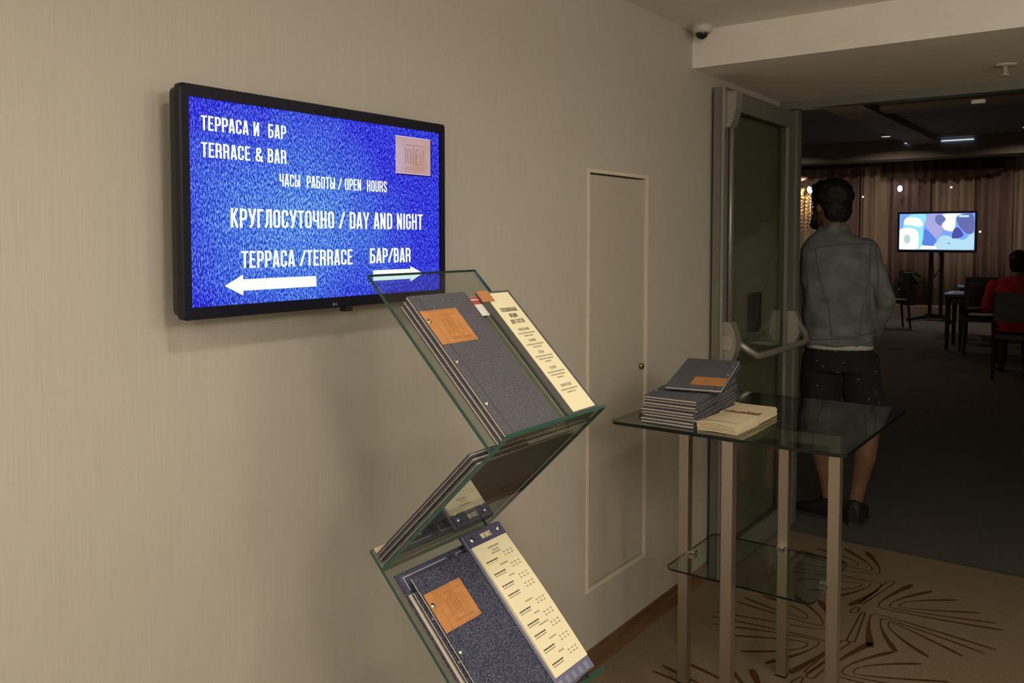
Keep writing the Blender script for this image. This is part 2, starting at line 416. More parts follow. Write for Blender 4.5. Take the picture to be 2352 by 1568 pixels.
bb = structure(MB().box((0, HY, 0), (0.014, 4.36, 0.062)).box((0, HY, 0.062), (0.010, 4.36, 0.074)).build('baseboard_left', M['wood'])); tag(bb, 'brown wooden baseboard along the beige wall', 'baseboard')
structure(MB().box((HX - 0.014, HY, 0), (HX, 4.36, 0.074)).build('baseboard_right', M['wood']))

# access panel in the wall
ap = empty('door_2', (0, (PY0 + PY1) / 2, PZ0)); structure(ap); tag(ap, 'tall narrow beige access panel flush in the wall', 'panel')
MB().box((-0.03, PY0 + 0.018, PZ0 + 0.018), (-0.004, PY1 - 0.018, PZ1 - 0.018)).build('panel_leaf', M['panelpaint'], ap)
f = MB()
f.box((-0.03, PY0, PZ0), (0.004, PY0 + 0.012, PZ1)).box((-0.03, PY1 - 0.012, PZ0), (0.004, PY1, PZ1))
f.box((-0.03, PY0 + 0.012, PZ0), (0.004, PY1 - 0.012, PZ0 + 0.012)).box((-0.03, PY0 + 0.012, PZ1 - 0.012), (0.004, PY1 - 0.012, PZ1))
f.build('panel_frame', M['trimwhite'], ap)
kb = MB().lathe((-0.006, 2.845, 1.017), [(0.011, 0), (0.012, 0.010), (0.010, 0.014), (0.005, 0.016)], 20, 0).build('lock', M['brass'], ap, True)
MB().box((0.0095, 2.8425, 1.013), (0.0115, 2.8475, 1.021)).build('keyhole', M['black'], kb)

# carpet motifs: fans of tapering strokes, floor positions read from the photo
def z8(x, y): p = on(1400 + x / 2.4706, 1100 + y / 2.4706, 2, 0); return Vector((p.x, p.y))
def qb(a, b, c, n=12): return [a * (1 - u) ** 2 + b * 2 * u * (1 - u) + c * u * u for u in [k / n for k in range(n + 1)]]
def fan(name, pins, dirv, shift=(0, 0), z=0.0009):
    """hairpin strokes: each runs from a thick outer tip in to a thin turn and out along the axis to a second tip"""
    mb = MB(); dv = Vector(dirv).normalized(); pv = Vector((-dv.y, dv.x))
    for (t1, ap, t2, w1, w2) in pins:
        t1, ap, t2 = z8(*t1), z8(*ap), z8(*t2)
        sg = 1 if (t1 - ap).dot(pv) > 0 else -1
        l1 = min(0.07, (t1 - ap).length * 0.35); l2 = min(0.035, (t2 - ap).length * 0.2)
        for (t, ln, s2, wd) in ((t1, l1, sg, w1), (t2, l2, -sg, w2)):
            pts = qb(ap, ap + pv * s2 * ln - dv * ln * 0.15, t); n = len(pts); A = []; B = []
            for k in range(n):
                d = (pts[min(k + 1, n - 1)] - pts[max(k - 1, 0)]).normalized(); nn = Vector((-d.y, d.x))
                u = k / (n - 1); hw = 0.0026 + (wd - 0.0026) * max(0, (u - 0.3) / 0.7) ** 1.2
                if k == n - 1: hw *= 0.6
                A.append(pts[k] + nn * hw); B.append(pts[k] - nn * hw)
            for k in range(n - 1): mb.face([(q.x + shift[0], q.y + shift[1], z) for q in (B[k], B[k + 1], A[k + 1], A[k])])
    return tag(mb.build(name, M['motif'], fl), kind='stuff')
PR = [((1720, 600), (1525, 722), (2230, 858), .015, .008), ((1830, 637), (1590, 722), (2195, 818), .011, .007), ((1970, 687), (1645, 722), (2105, 760), .009, .008),
      ((1480, 955), (1490, 768), (2195, 970), .017, .008), ((1625, 980), (1545, 795), (2130, 990), .013, .007), ((1810, 1010), (1585, 815), (2005, 1005), .011, .009)]
PL = [((745, 978), (1125, 935), (700, 888), .010, .008), ((885, 1045), (1190, 925), (590, 822), .012, .007), ((1020, 1100), (1255, 935), (580, 778), .015, .007),
      ((1190, 688), (1250, 850), (600, 750), .016, .006), ((1045, 660), (1205, 828), (720, 695), .013, .008), ((870, 662), (1120, 790), (760, 672), .011, .009)]
PER = 0.712
for k in (-4, -3, -2, -1, 0, 1):
    if k < 1: fan('fan_motif', PR, (1, 0.08), (0.01 * k, k * 0.66))
    fan('fan_motif', PL, (-1, -0.1), (0.02 * k, k * PER - (0.03 if k == 1 else 0)))
def loop(a, b, r, z=0.0009, sh=(0, 0)):
    a = Vector(a) + Vector(sh); b = Vector(b) + Vector(sh); d = (b - a).normalized(); n = Vector((-d.y, d.x)); mb = MB(); pts = []
    for i in range(11): an = math.pi * i / 10; pts.append(b + n * r * math.cos(an) + d * r * math.sin(an))
    for i in range(11): an = math.pi * i / 10; pts.append(a - n * r * 0.5 * math.cos(an) - d * r * 0.5 * math.sin(an))
    pts.append(pts[0])
    for qd in strip([(p.x, p.y) for p in pts], 0.0032): mb.face([(v.x, v.y, z) for v in qd])
    return mb.build('loop_motif', M['motif'], fl)
for k in (-2, -1, 0):
    for a, b in (((1440, 760), (1370, 915)), ((1430, 705), (1600, 585)), ((1410, 730), (1385, 750)), ((1270, 1020), (1140, 1120))):
        loop(z8(*a), z8(*b), 0.014, sh=(0.01 * k, 0.69 * k))

# ------------------------------------------------------------------ doorway: frame, open glass leaf
hd = structure(MB().box((0.0, 4.345, 2.150), (HX, 4.42, 2.192)).build('trim_2', M['alup'])); tag(hd, 'grey metal head frame across the dining room doorway', 'door frame')
jb = structure(MB().box((0.0, 4.40, 0), (0.075, 4.46, 2.150)).build('trim_3', M['alup'])); tag(jb, 'dark metal jamb at the left of the doorway', 'door frame')
jr = structure(MB().box((2.15, 4.345, 0), (2.23, 4.42, 2.150)).build('trim_4', M['alup']))
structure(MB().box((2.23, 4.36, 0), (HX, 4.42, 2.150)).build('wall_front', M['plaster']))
dr = empty('door_1', (0.04, 4.40, 0)); structure(dr); tag(dr, 'glazed door leaf with push bar folded open against the wall', 'door')
DX0, DX1, DY0, DY1, DZ0, DZ1 = 0.016, 0.062, 3.462, 4.395, 0.012, 2.14
s = MB().box((DX0, DY0, DZ0), (DX1, DY0 + 0.12, DZ1)); s.build('stile', M['alup'], dr)
MB().box((DX1 - 0.006, DY0 - 0.006, DZ0), (DX1 + 0.004, DY0 + 0.006, DZ1)).build('edge_strip', M['alu'], dr)
MB().box((DX0, DY1 - 0.09, DZ0), (DX1, DY1, DZ1)).build('stile', M['alup'], dr)
MB().box((DX0, DY0 + 0.12, DZ1 - 0.085), (DX1, DY1 - 0.09, DZ1)).build('rail', M['alup'], dr)
MB().box((DX0, DY0 + 0.12, DZ0), (DX1, DY1 - 0.09, DZ0 + 0.10)).build('rail', M['alup'], dr)
MB().box((0.034, DY0 + 0.12, DZ0 + 0.10), (0.044, DY1 - 0.09, DZ1 - 0.085)).build('pane', M['doorglass'], dr)
for z in (0.35, 0.95, 1.45, 2.02):
    MB().lathe((0.039, DY0 - 0.0015, z), [(0.004, 0), (0.003, 0.002)], 10, 1).build('screw', M['chrome'], dr, True)
def housing(y0, y1, z0, z1, name):
    prof = []
    for i in range(13):
        u = i / 12.0; prof.append((DX1 + 0.018 + 0.042 * math.sin(math.pi * (0.12 + 0.76 * u)), z0 + (z1 - z0) * u))
    ring0 = [(DX1, y0, z0)] + [(x, y0, z) for x, z in prof] + [(DX1, y0, z1)]
    ring1 = [(x, y1, z) for x, _, z in ring0]
    return MB().loft([ring0, ring1]).build(name, M['alu'], dr)
h1 = housing(3.475, 3.535, 0.955, 1.135, 'push_bar_housing')
MB().box((DX1 + 0.002, 3.470, 1.015), (DX1 + 0.034, 3.475, 1.075)).build('latch', M['chrome'], h1)
h2 = housing(4.325, 4.375, 0.955, 1.125, 'push_bar_housing')
bar = [(DX1 + 0.03, 3.545, 1.05), (DX1 + 0.075, 3.56, 1.015), (DX1 + 0.105, 3.60, 0.985), (DX1 + 0.11, 3.65, 0.98), (DX1 + 0.11, 4.22, 0.98), (DX1 + 0.108, 4.28, 0.985), (DX1 + 0.085, 4.325, 1.02), (DX1 + 0.04, 4.345, 1.075), (DX1 + 0.02, 4.345, 1.08)]
MB().tube(bar, 0.0155, 12).build('push_bar', M['alu'], dr, True)
MB().tube([(DX1 + 0.012, 3.515, 1.13), (DX1 + 0.012, 3.515, 1.98)], 0.008, 10).build('lock_rod', M['alu'], dr, True)
MB().tube([(DX1 + 0.012, 3.515, 0.04), (DX1 + 0.012, 3.515, 0.96)], 0.008, 10).build('lock_rod', M['alu'], dr, True)
pr = [(DX1, 1.97), (DX1 + 0.02, 1.97), (DX1 + 0.035, 2.0), (DX1 + 0.046, 2.05), (DX1 + 0.048, 2.12), (DX1, 2.12)]
MB().loft([[(x, 3.480, z) for x, z in pr], [(x, 3.545, z) for x, z in pr]]).build('top_bolt_housing', M['alu'], dr)
MB().bevbox((0.0175, 3.90, 1.05), (0.034, 4.02, 1.235), 0.02, 0).build('black_pull', M['black'], dr)

# ceiling camera and sprinkler, header sensor
dc = empty('dome_camera', (0.072, 3.205, ZC), 'white dome security camera with smoked lens on the ceiling corner', 'camera')
MB().lathe((0.072, 3.205, ZC), [(0.042, 0), (0.042, -0.010), (0.040, -0.026), (0.033, -0.032)], 28).build('housing', M['white'], dc, True)
MB().ell((0.072, 3.205, ZC - 0.030), (0.026, 0.026, 0.026), 24, 12).build('lens_dome', M['smoke'], dc, True)
sp = empty('sprinkler', (1.045, 3.94, ZS), 'small white sprinkler head under the soffit', 'sprinkler')
MB().lathe((1.045, 3.94, ZS), [(0.042, 0), (0.040, -0.006), (0.012, -0.008)], 24).build('escutcheon', M['white'], sp, True)
MB().lathe((1.045, 3.94, ZS - 0.008), [(0.010, 0), (0.009, -0.03), (0.017, -0.032), (0.017, -0.035)], 14).build('nozzle', M['white'], sp, True)
sn = on(2248, 234, 1, 4.343)
MB().bevbox((sn.x - 0.028, 4.325, sn.z - 0.008), (sn.x + 0.028, 4.3455, sn.z + 0.009), 0.005, 1).build('motion_sensor', M['white'])
tag(bpy.data.objects['motion_sensor'], 'small white sensor box on the doorway head frame', 'sensor')
def downlight(p, label, group, lampmat='lamp'):
    d = empty('downlight', p, label, 'downlight', group)
    MB().lathe(p, [(0.105, 0), (0.100, -0.006), (0.086, -0.008)], 28).build('rim', M['white'], d, True)
    MB().lathe((p[0], p[1], p[2] - 0.0085), [(0.084, 0), (0.084, -0.001)], 28).build('diffuser', M[lampmat], d)
for i, (p, e) in enumerate(HALL_LAMPS):
    downlight((p[0], p[1], ZC), 'round recessed hall downlight ' + ['nearest the doorway', 'over the glass rack', 'behind the viewer'][i], 'hall downlights', 'lamp' if i else 'dimlamp')
for i, (p, e) in enumerate(FILL_GLOBES):
    d = empty('fill_globe', (p[0], p[1], ZC), 'added unseen opal fill globe in the hall, ' + ['beside the viewer', 'closest to the doorway', 'behind the viewer'][i], 'lamp', 'added hall fill globes')
    MB().lathe((p[0], p[1], ZC), [(0.05, 0), (0.05, -0.02), (0.01, -0.03)], 20).build('ceiling_rose', M['white'], d, True)
    MB().tube([(p[0], p[1], ZC - 0.02), (p[0], p[1], p[2] + 0.14)], 0.004, 6).build('cord', M['black'], d)
    MB().ell(p, (0.14, 0.14, 0.14), 16, 10).build('globe', emis('fill_globe_glow', WARM, e), d, True)

# ------------------------------------------------------------------ wall television
TX, TY, TZ = 0.091, 1.256, 1.564
TW, TH = 0.732, 0.434
tv = empty('wall_television', (0.0, TY, TZ - TH / 2), 'black wall-mounted flat screen showing white lettering on bright blue denim', 'television')
MB().bevbox((0.052, TY - TW / 2 + 0.004, TZ - TH / 2 + 0.006), (0.074, TY + TW / 2 - 0.004, TZ + TH / 2 - 0.004), 0.012, 0).build('back_shell', M['black'], tv)
MB().bevbox((0.020, TY - 0.22, TZ - 0.19), (0.052, TY + 0.22, TZ + 0.10), 0.02, 0).build('rear_cover', M['black'], tv)
MB().box((0.0, TY - 0.11, TZ - 0.10), (0.020, TY + 0.11, TZ + 0.10)).build('wall_bracket', M['black'], tv)
SW, SH = 0.696, 0.388
q = MB()
def rrect(hw, hh, r, x, n=4):
    out = []
    for (sx, sy, a0) in ((1, 1, 0), (-1, 1, 90), (-1, -1, 180), (1, -1, 270)):
        for k in range(n + 1):
            an = math.radians(a0 + 90 * k / n); out.append(Vector((x, TY + sx * (hw - r) + r * math.cos(an), TZ + sy * (hh - r) + r * math.sin(an))))
    return out
o0 = rrect(TW / 2, TH / 2, 0.008, 0.0735); o1 = rrect(TW / 2, TH / 2, 0.008, TX - 0.003); o2 = rrect(TW / 2 - 0.003, TH / 2 - 0.003, 0.006, TX)
i0 = rrect(SW / 2, SH / 2, 0.0005, TX); i1 = rrect(SW / 2, SH / 2, 0.0005, TX - 0.007)
q.loft([o0, o1, o2, i0, i1], cap=False); q.build('bezel', M['bezel'], tv)
def denim_screen():
    k = NT('screen_blue_denim')
    tc = k.n('ShaderNodeTexCoord'); mp = k.n('ShaderNodeMapping', Scale=(1, 400, 150)); mp.inputs['Rotation'].default_value = (-0.22, 0, 0)
    k.l(tc.outputs['Object'], mp.inputs[0])
    nz = k.n('ShaderNodeTexNoise', Scale=1.0, Detail=2.0, Roughness=0.6); k.l(mp.outputs[0], nz.inputs['Vector'])
    n2 = k.n('ShaderNodeTexNoise', Scale=5.0, Detail=3.0); k.l(tc.outputs['Object'], n2.inputs['Vector'])
    # soft pale worn patch left of the middle of the picture
    mp3 = k.n('ShaderNodeMapping'); mp3.inputs['Location'].default_value = (0, 0.09, -0.19); k.l(tc.outputs['Object'], mp3.inputs[0])
    mp4 = k.n('ShaderNodeMapping', Scale=(0.01, 3.2, 3.9)); k.l(mp3.outputs[0], mp4.inputs[0])
    ln = k.n('ShaderNodeVectorMath', operation='LENGTH'); k.l(mp4.outputs[0], ln.inputs[0])
    mr = k.n('ShaderNodeMapRange'); k.l(ln.outputs['Value'], mr.inputs[0])
    mr.inputs[1].default_value = 0.0; mr.inputs[2].default_value = 1.25; mr.inputs[3].default_value = 0.82; mr.inputs[4].default_value = -0.20
    ad = k.n('ShaderNodeMath', operation='MULTIPLY_ADD'); k.l(n2.outputs['Fac'], ad.inputs[0]); ad.inputs[1].default_value = 0.7; k.l(mr.outputs[0], ad.inputs[2])
    su = k.n('ShaderNodeMath', operation='SUBTRACT', use_clamp=True); k.l(ad.outputs[0], su.inputs[0]); su.inputs[1].default_value = 0.36
    cA = k.n('ShaderNodeValToRGB'); e = cA.color_ramp.elements
    e[0].position = 0.38; e[0].color = (0.004, 0.004, 0.42, 1); e[1].position = 0.64; e[1].color = (0.14, 0.18, 0.98, 1)
    el = e.new(0.50); el.color = (0.010, 0.011, 0.66, 1)
    cB = k.n('ShaderNodeValToRGB'); e = cB.color_ramp.elements
    e[0].position = 0.36; e[0].color = (0.004, 0.030, 0.45, 1); e[1].position = 0.64; e[1].color = (0.45, 0.85, 1.0, 1)
    el = e.new(0.50); el.color = (0.06, 0.28, 0.86, 1)
    k.l(nz.outputs['Fac'], cA.inputs[0]); k.l(nz.outputs['Fac'], cB.inputs[0])
    mx = k.n('ShaderNodeMix', data_type='RGBA'); k.l(su.outputs[0], mx.inputs['Factor']); k.l(cA.outputs[0], mx.inputs['A']); k.l(cB.outputs[0], mx.inputs['B'])
    em = k.n('ShaderNodeEmission', Strength=1.0); k.l(mx.outputs['Result'], em.inputs[0])
    gl = k.n('ShaderNodeBsdfGlossy', Roughness=0.3, Color=(0.03, 0.03, 0.03, 1)); ads = k.n('ShaderNodeAddShader')
    k.l(em.outputs[0], ads.inputs[0]); k.l(gl.outputs[0], ads.inputs[1]); k.l(ads.outputs[0], k.out.inputs['Surface'])
    return k.m
M['screen'] = denim_screen()
SX = TX - 0.0065
scr = MB().face([(SX, TY - SW / 2, TZ - SH / 2), (SX, TY + SW / 2, TZ - SH / 2), (SX, TY + SW / 2, TZ + SH / 2), (SX, TY - SW / 2, TZ + SH / 2)]).build('screen', M['screen'], tv, fixn=False)
M['glow'] = emis('screen_white', (0.86, 1.0, 1.0), 1.25)
M['glowcyan'] = emis('screen_arrow_white', (0.80, 1.0, 1.0), 1.2)
M['glowlogo'] = None
LX = SX + 0.0006
def tvp(u, v): return on(u, v, 0, LX)
def line(s, lt, lb, rx, name='lettering', m='glow'):
    a = tvp(*lt); b = tvp(*lb); r = tvp(rx, (lt[1] + lb[1]) / 2)
    mb = MB(); put_text(mb, s, (LX, a.y, b.z), (0, 1, 0), (0, 0, 1), a.z - b.z, r.y - a.y, hw=0.058)
    return mb.build(name, M[m], scr, fixn=False)
line('ТЕРРАСА И  БАР', (461, 263.5), (466, 298.5), 657)
line('TERRACE & BAR', (461.6, 325), (468, 360.5), 658)
line('ЧАСЫ  РАБОТЫ / OPEN  HOURS', (641.6, 398), (644, 427.5), 888.8)
line('КРУГЛОСУТОЧНО / DAY AND NIGHT', (529, 477.5), (532, 522.5), 970.5)
line('ТЕРРАСА /TERRACE', (554, 576), (558, 616), 810)
line('БАР/BAR', (849.3, 570), (850, 604.7), 943.4)
def arrow(tip, hx, htop, hbot, sx, stop, sbot, m):
    t = tvp(*tip); h1 = tvp(hx, htop); h2 = tvp(hx, hbot); s1 = tvp(sx, stop); s2 = tvp(sx, sbot)
    zc = t.z; hh = (h1.z - h2.z) / 2; sh = (s1.z - s2.z) / 2; mb = MB()
    mb.face([(LX, t.y, zc), (LX, h1.y, zc - hh), (LX, h1.y, zc + hh)])
    mb.face([(LX, h1.y, zc - sh), (LX, s1.y, zc - sh), (LX, s1.y, zc + sh), (LX, h1.y, zc + sh)])
    return mb.build('arrow', M[m], scr, fixn=False)
arrow((516, 656.6), 558.5, 630, 678.5, 726.3, 634, 658, 'glow')
arrow((971.7, 627), 942.4, 612.3, 648, 857, 624, 648, 'glowcyan')
# leather patch shown on the screen
def patch_mat():
    k = NT('screen_leather'); tc = k.n('ShaderNodeTexCoord'); nz = k.n('ShaderNodeTexNoise', Scale=9.0, Detail=3.0); k.l(tc.outputs['Object'], nz.inputs['Vector'])
    cr = k.n('ShaderNodeValToRGB'); e = cr.color_ramp.elements
    e[0].position = 0.35; e[0].color = (*srgb(192, 170, 190), 1); e[1].position = 0.68; e[1].color = (*srgb(190, 145, 120), 1)
    k.l(nz.outputs['Fac'], cr.inputs[0]); em = k.n('ShaderNodeEmission', Strength=1.0); k.l(cr.outputs[0], em.inputs[0]); k.l(em.outputs[0], k.out.inputs['Surface']); return k.m
M['spatch'] = patch_mat(); M['sline'] = emis('screen_logo_line', srgb(120, 100, 122), 1.0); M['sshadow'] = emis('screen_patch_shade', (0.008, 0.008, 0.10), 1.0); M['sedge'] = emis('screen_patch_edge', srgb(225, 200, 225), 1.0); M['sfaint'] = emis('screen_logo_faint', srgb(165, 135, 142), 1.0)
pa = tvp(908, 310); pb = tvp(988.6, 404)
Y0, Y1, Z0, Z1 = pa.y, pb.y, pb.z, pa.z
def rect(mb, y0, z0, y1, z1, x): mb.face([(x, y0, z0), (x, y1, z0), (x, y1, z1), (x, y0, z1)])
mb = MB(); rect(mb, Y0 + 0.002, Z0 - 0.003, Y1 + 0.0035, Z1 - 0.003, LX + 0.0001); mb.build('patch_shade', M['sshadow'], scr, fixn=False)
mb = MB(); rect(mb, Y0, Z0, Y1, Z1, LX + 0.0002); mb.build('logo_patch', M['spatch'], scr, fixn=False)
mb = MB(); rect(mb, Y0, Z1 - 0.0016, Y1, Z1, LX + 0.0003); mb.build('patch_edge', M['sedge'], scr, fixn=False); mb = MB(); rect(mb, Y0, Z0, Y1, Z0 + 0.0016, LX + 0.0003); mb.build('patch_edge', M['sedge'], scr, fixn=False)
mb = MB()
for i in range(26):
    for z in (Z1 - 0.004, Z0 + 0.0035):
        y = Y0 + 0.004 + (Y1 - Y0 - 0.008) * i / 25; mb.face([(LX + 0.0004, y, z - 0.0005), (LX + 0.0004, y + 0.0022, z - 0.0002), (LX + 0.0004, y + 0.0022, z + 0.0008), (LX + 0.0004, y, z + 0.0004)])
tag(mb.build('stitches', M['sfaint'], scr, fixn=False), kind='stuff')
def logo(mb, o, ux, uy, W, H, hw=0.022):
    """thin-line logo: 1 0 T E N under a long bar; o is the lower left corner of the letters"""
    o = Vector(o); ux = Vector(ux); uy = Vector(uy)
    T = lambda x, y: o + ux * (x * W) + uy * (y * H)
    oo = [(0.18 + 0.16 * (p[0] - GL) / (GR - GL), p[1] * 0.93) for p in ring()]
    pls = [[(0.0, 0.90), (0.075, 0.90), (0.075, 0.0)], oo, [(0.46, 1.06), (0.46, 0.0)], [(0.76, 0.90), (0.60, 0.90), (0.60, 0.0), (0.76, 0.0)], [(0.60, 0.48), (0.72, 0.48)], [(0.84, 0.0), (0.84, 0.90), (1.0, 0.0), (1.0, 0.90)], [(0.0, 1.13), (1.0, 1.13)]]
    for pl in pls:
        for qd in strip(pl, hw): mb.face([T(v.x, v.y) for v in qd])
mb = MB(); PW = Y1 - Y0; PH = Z1 - Z0
logo(mb, (LX + 0.0004, Y0 + PW * 0.24, Z0 + PH * 0.26), (0, 1, 0), (0, 0, 1), PW * 0.56, PH * 0.46, 0.014); mb.build('logo_lines', M['sline'], scr, fixn=False)
mb = MB(); put_text(mb, 'TERRACE & BAR', (LX + 0.0004, Y0 + PW * 0.24, Z0 + PH * 0.11), (0, 1, 0), (0, 0, 1), PH * 0.10, PW * 0.58, hw=0.045, gap=0.12); mb.build('logo_caption', M['sfaint'], scr, fixn=False)
# maker's mark and sensor on the lower bezel
lg = on(767, 698.5, 0, TX + 0.0006)
mb = MB(); c = Vector((TX + 0.0006, lg.y, lg.z)); mb.face([c + Vector((0, 0.0034 * math.cos(2 * math.pi * i / 24), 0.0034 * math.sin(2 * math.pi * i / 24))) for i in range(24)]); put_text(mb, 'LG', (TX + 0.0006, lg.y + 0.0052, lg.z - 0.0030), (0, 1, 0), (0, 0, 1), 0.006, hw=0.08, gap=0.1)
mb.build('maker_mark', M['greyprint'], tv, fixn=False)
sg = on(795, 714, 0, 0.08)
MB().box((0.072, sg.y - 0.010, TZ - TH / 2 - 0.010), (0.090, sg.y + 0.010, TZ - TH / 2 + 0.002)).build('control_nub', M['smoke'], tv)

# ------------------------------------------------------------------ zigzag glass brochure rack
S = math.sqrt(0.5); RW = 0.32; RY = 1.126
d1 = Vector((-S, 0, S)); n1 = Vector((S, 0, S)); d2 = Vector((S, 0, S)); n2 = Vector((-S, 0, S)); wy = Vector((0, 1, 0))
J1 = Vector((0.619, RY, 1.138)); J2 = Vector((0.357, RY, 0.875)); J3 = J2 - d1 * 0.372; J4 = J3 - d2 * 0.371; J5 = J4 - d1 * ((J4.z - 0.010) / S)
rack = empty('brochure_rack', (0.5, RY + RW / 2, 0), 'zigzag stand of green-edged glass shelves holding denim menus', 'brochure rack')
def slab(a, b, nrm, name='glass_shelf', t=0.007):
    """glass sheet from a (bottom) to b (top) along the rack's width; nrm is the side its thickness goes to"""
    mb = MB(); nn = nrm * t
    A, B = a - nn, b - nn; C_, D_ = b, a
    P = [A, B, C_, D_]; Q = [p + wy * RW for p in P]
    mb.cur = 0; mb.face([P[3], P[2], Q[2], Q[3]]); mb.face([P[0], Q[0], Q[1], P[1]])
    mb.cur = 1; mb.face(P); mb.face(Q[::-1]); mb.face([P[1], Q[1], Q[2], P[2]]); mb.face([P[0], P[3], Q[3], Q[0]])
    return mb.build(name, [M['glass'], M['glassedge']], rack)
slab(J1, J1 + d1 * 0.413, n1)
slab(J2, J1 + d2 * 0.047, n2)
slab(J3, J2 + d1 * 0.041, n1)
slab(J4, J3 + d2 * 0.047, n2)
slab(J5, J4 + d1 * 0.041, n1)
mb = MB(); mb.bevbox((0.30, RY - 0.04, 0.0), (0.80, RY + RW + 0.04, 0.010), 0.02, 2); mb.build('base_plate', M['glassedge'], rack)

# ---- menus: local frame x across, y up the page, z out of the cover
RIV = {}
def rivet_obj(parent, x, y, z, r=0.0042):
    if r not in RIV:
        mb = MB(); mb.lathe((0, 0, 0), [(r * 1.25, 0), (r * 1.25, 0.0008), (r, 0.0012), (r * 0.8, 0.0020), (r * 0.3, 0.0026)], 14)
        me = mb.mesh('rivet'); me.materials.append(M['chrome']); me.polygons.foreach_set('use_smooth', [True] * len(me.polygons)); RIV[r] = me
    o = link('rivet', RIV[r], parent); o.location = (x, y, z); return o
def menu_proto(name, w_, h_, cover, label, patch=True, t=0.0075):
    r = empty(name, (0, 0, 0), label, 'menu', mat=Matrix.Identity(4))
    MB().box((0, 0, 0), (w_, h_, 0.0018)).build('back_cover', cover, r, local=True)
    MB().box((0.001, 0.0015, 0.0018), (w_ - 0.006, h_ - 0.0015, 0.0034)).build('board', M['darkpage'], r, local=True)
    MB().box((-0.0006, -0.0006, 0.0034), (w_ - 0.004, h_ - 0.0004, t - 0.0022)).build('pages', M['board'], r, local=True)
    mb = MB(); mb.box((0.0, 0, t - 0.0022), (0.0205, h_, t)); mb.box((0.0205, 0, t - 0.0022), (0.0215, h_, t - 0.0008)); mb.box((0.0215, 0, t - 0.0022), (w_, h_, t)); mb.build('front_cover', cover, r, local=True)
    mb = MB()
    for i in range(60): mb.box((0.0225, 0.003 + i * (h_ - 0.006) / 60, t), (0.0232, 0.003 + (i + 0.62) * (h_ - 0.006) / 60, t + 0.0003))
    tag(mb.build('hinge_stitching', M['stitch'], r, local=True), kind='stuff')
    for y in (0.068, 0.163, 0.258): rivet_obj(r, 0.0085, y, t + (0.0012 if patch and y > 0.2 else 0))
    if patch:
        lp = MB().box((0.0015, 0.203, t), (0.1045, 0.283, t + 0.0012)).build('leather_patch', M['leather'], r, local=True)
        mb = MB(); logo(mb, (0.036, 0.222, t + 0.00135), (1, 0, 0), (0, 1, 0), 0.055, 0.042, 0.011); put_text(mb, 'TERRACE & BAR', (0.036, 0.211, t + 0.00135), (1, 0, 0), (0, 1, 0), 0.0055, 0.055, hw=0.05, gap=0.1)
        mb.face([(0.0215, 0.2035, t + 0.0013), (0.0222, 0.2035, t + 0.0013), (0.0222, 0.2825, t + 0.0013), (0.0215, 0.2825, t + 0.0013)])
        mb.build('embossing', M['emboss'], lp, local=True, fixn=False)
        mb = MB()
        for i in range(34):
            for y in (0.2055, 0.2795):
                x = 0.004 + i * 0.0029; mb.face([(x, y, t + 0.0013), (x + 0.0019, y + 0.0003, t + 0.0013), (x + 0.0019, y + 0.0011, t + 0.0013), (x, y + 0.0008, t + 0.0013)])
        tag(mb.build('patch_stitching', M['orangestitch'], lp, local=True, fixn=False), kind='stuff')
    return r
def place(root, J, x, y, z, ux, uy, uz, rot=0.0, lift=0.0):
    """put a menu on a rack shelf: x along ux, y along uy from J, z off the glass; rot turns it in its plane"""
    R = Matrix((ux, uy, uz)).transposed().to_4x4()
    root.matrix_world = Matrix.Translation(J + ux * x + uy * y + uz * z) @ R @ Matrix.Rotation(rot, 4, 'Z') @ Matrix.Rotation(lift, 4, 'X')
    return root
MW, MH = 0.166, 0.322
greyM = menu_proto('menu_folder', MW, MH, M['denim'], 'grey denim menu folder with tan leather patch, front of the top rack shelf')
place(greyM, J1, 0.022, 0.008, 0.0205, wy, d1, n1)
MG = 'denim menus on the glass rack'
greyM['group'] = MG
greyP = menu_proto('menu_folder', MW, MH, M['denim'], 'x', patch=False); greyP['group'] = MG
c = greyP; place(c, J1, 0.020, 0.005, 0.0110, wy, d1, n1); c['label'] = 'grey denim menu folder directly under the front one on the top rack shelf'
c = copy_tree(greyP); place(c, J1, 0.018, 0.002, 0.0015, wy, d1, n1); c['label'] = 'lowest grey denim menu folder against the glass of the top rack shelf'

def dash_lines(mb, x, y, wdt, hgt, seed, z):
    rnd = random.Random(seed); cx = x - wdt / 2; e = x + wdt / 2
    while cx < e:
        l = min(rnd.uniform(0.002, 0.006), e - cx); mb.face([(cx, y, z), (cx + l, y, z), (cx + l, y + hgt, z), (cx, y + hgt, z)]); cx += l + 0.0009
# promotion board with cream sheet on the right of the top shelf
pm = empty('promotion_board', (0, 0, 0), 'denim board with cream sheet of bold black special-offer lettering and orange tab', 'menu', MG, Matrix.Identity(4))
BWd = 0.111
MB().box((0, 0, 0), (BWd, MH, 0.003)).build('denim_back', M['denim'], pm, local=True)
MB().box((0, 0, 0.003), (0.020, MH, 0.0045)).build('spine_strip', plain('grey_spine', (0.085, 0.085, 0.078), 0.6), pm, local=True)
sh = MB().box((0.022, 0.009, 0.003), (BWd - 0.009, MH - 0.006, 0.0042)).build('cream_sheet', M['paper'], pm, local=True)
MB().box((-0.002, MH - 0.028, 0.0046), (0.037, MH + 0.0005, 0.0058)).build('leather_tab', M['leather'], pm, local=True)
X0 = 0.022; XC = (0.022 + BWd - 0.009) / 2; ZT = 0.0044
mb = MB()
for s_, y, hh, wd in (('СПЕЦИАЛЬНЫЕ', 0.264, 0.0105, 0.055), ('АКЦИИ', 0.248, 0.0105, 0.026), ('ДЛЯ ГОСТЕЙ', 0.232, 0.0105, 0.046)):
    put_text(mb, s_, (XC - wd / 2, y, ZT), (1, 0, 0), (0, 1, 0), hh, wd, hw=0.062)
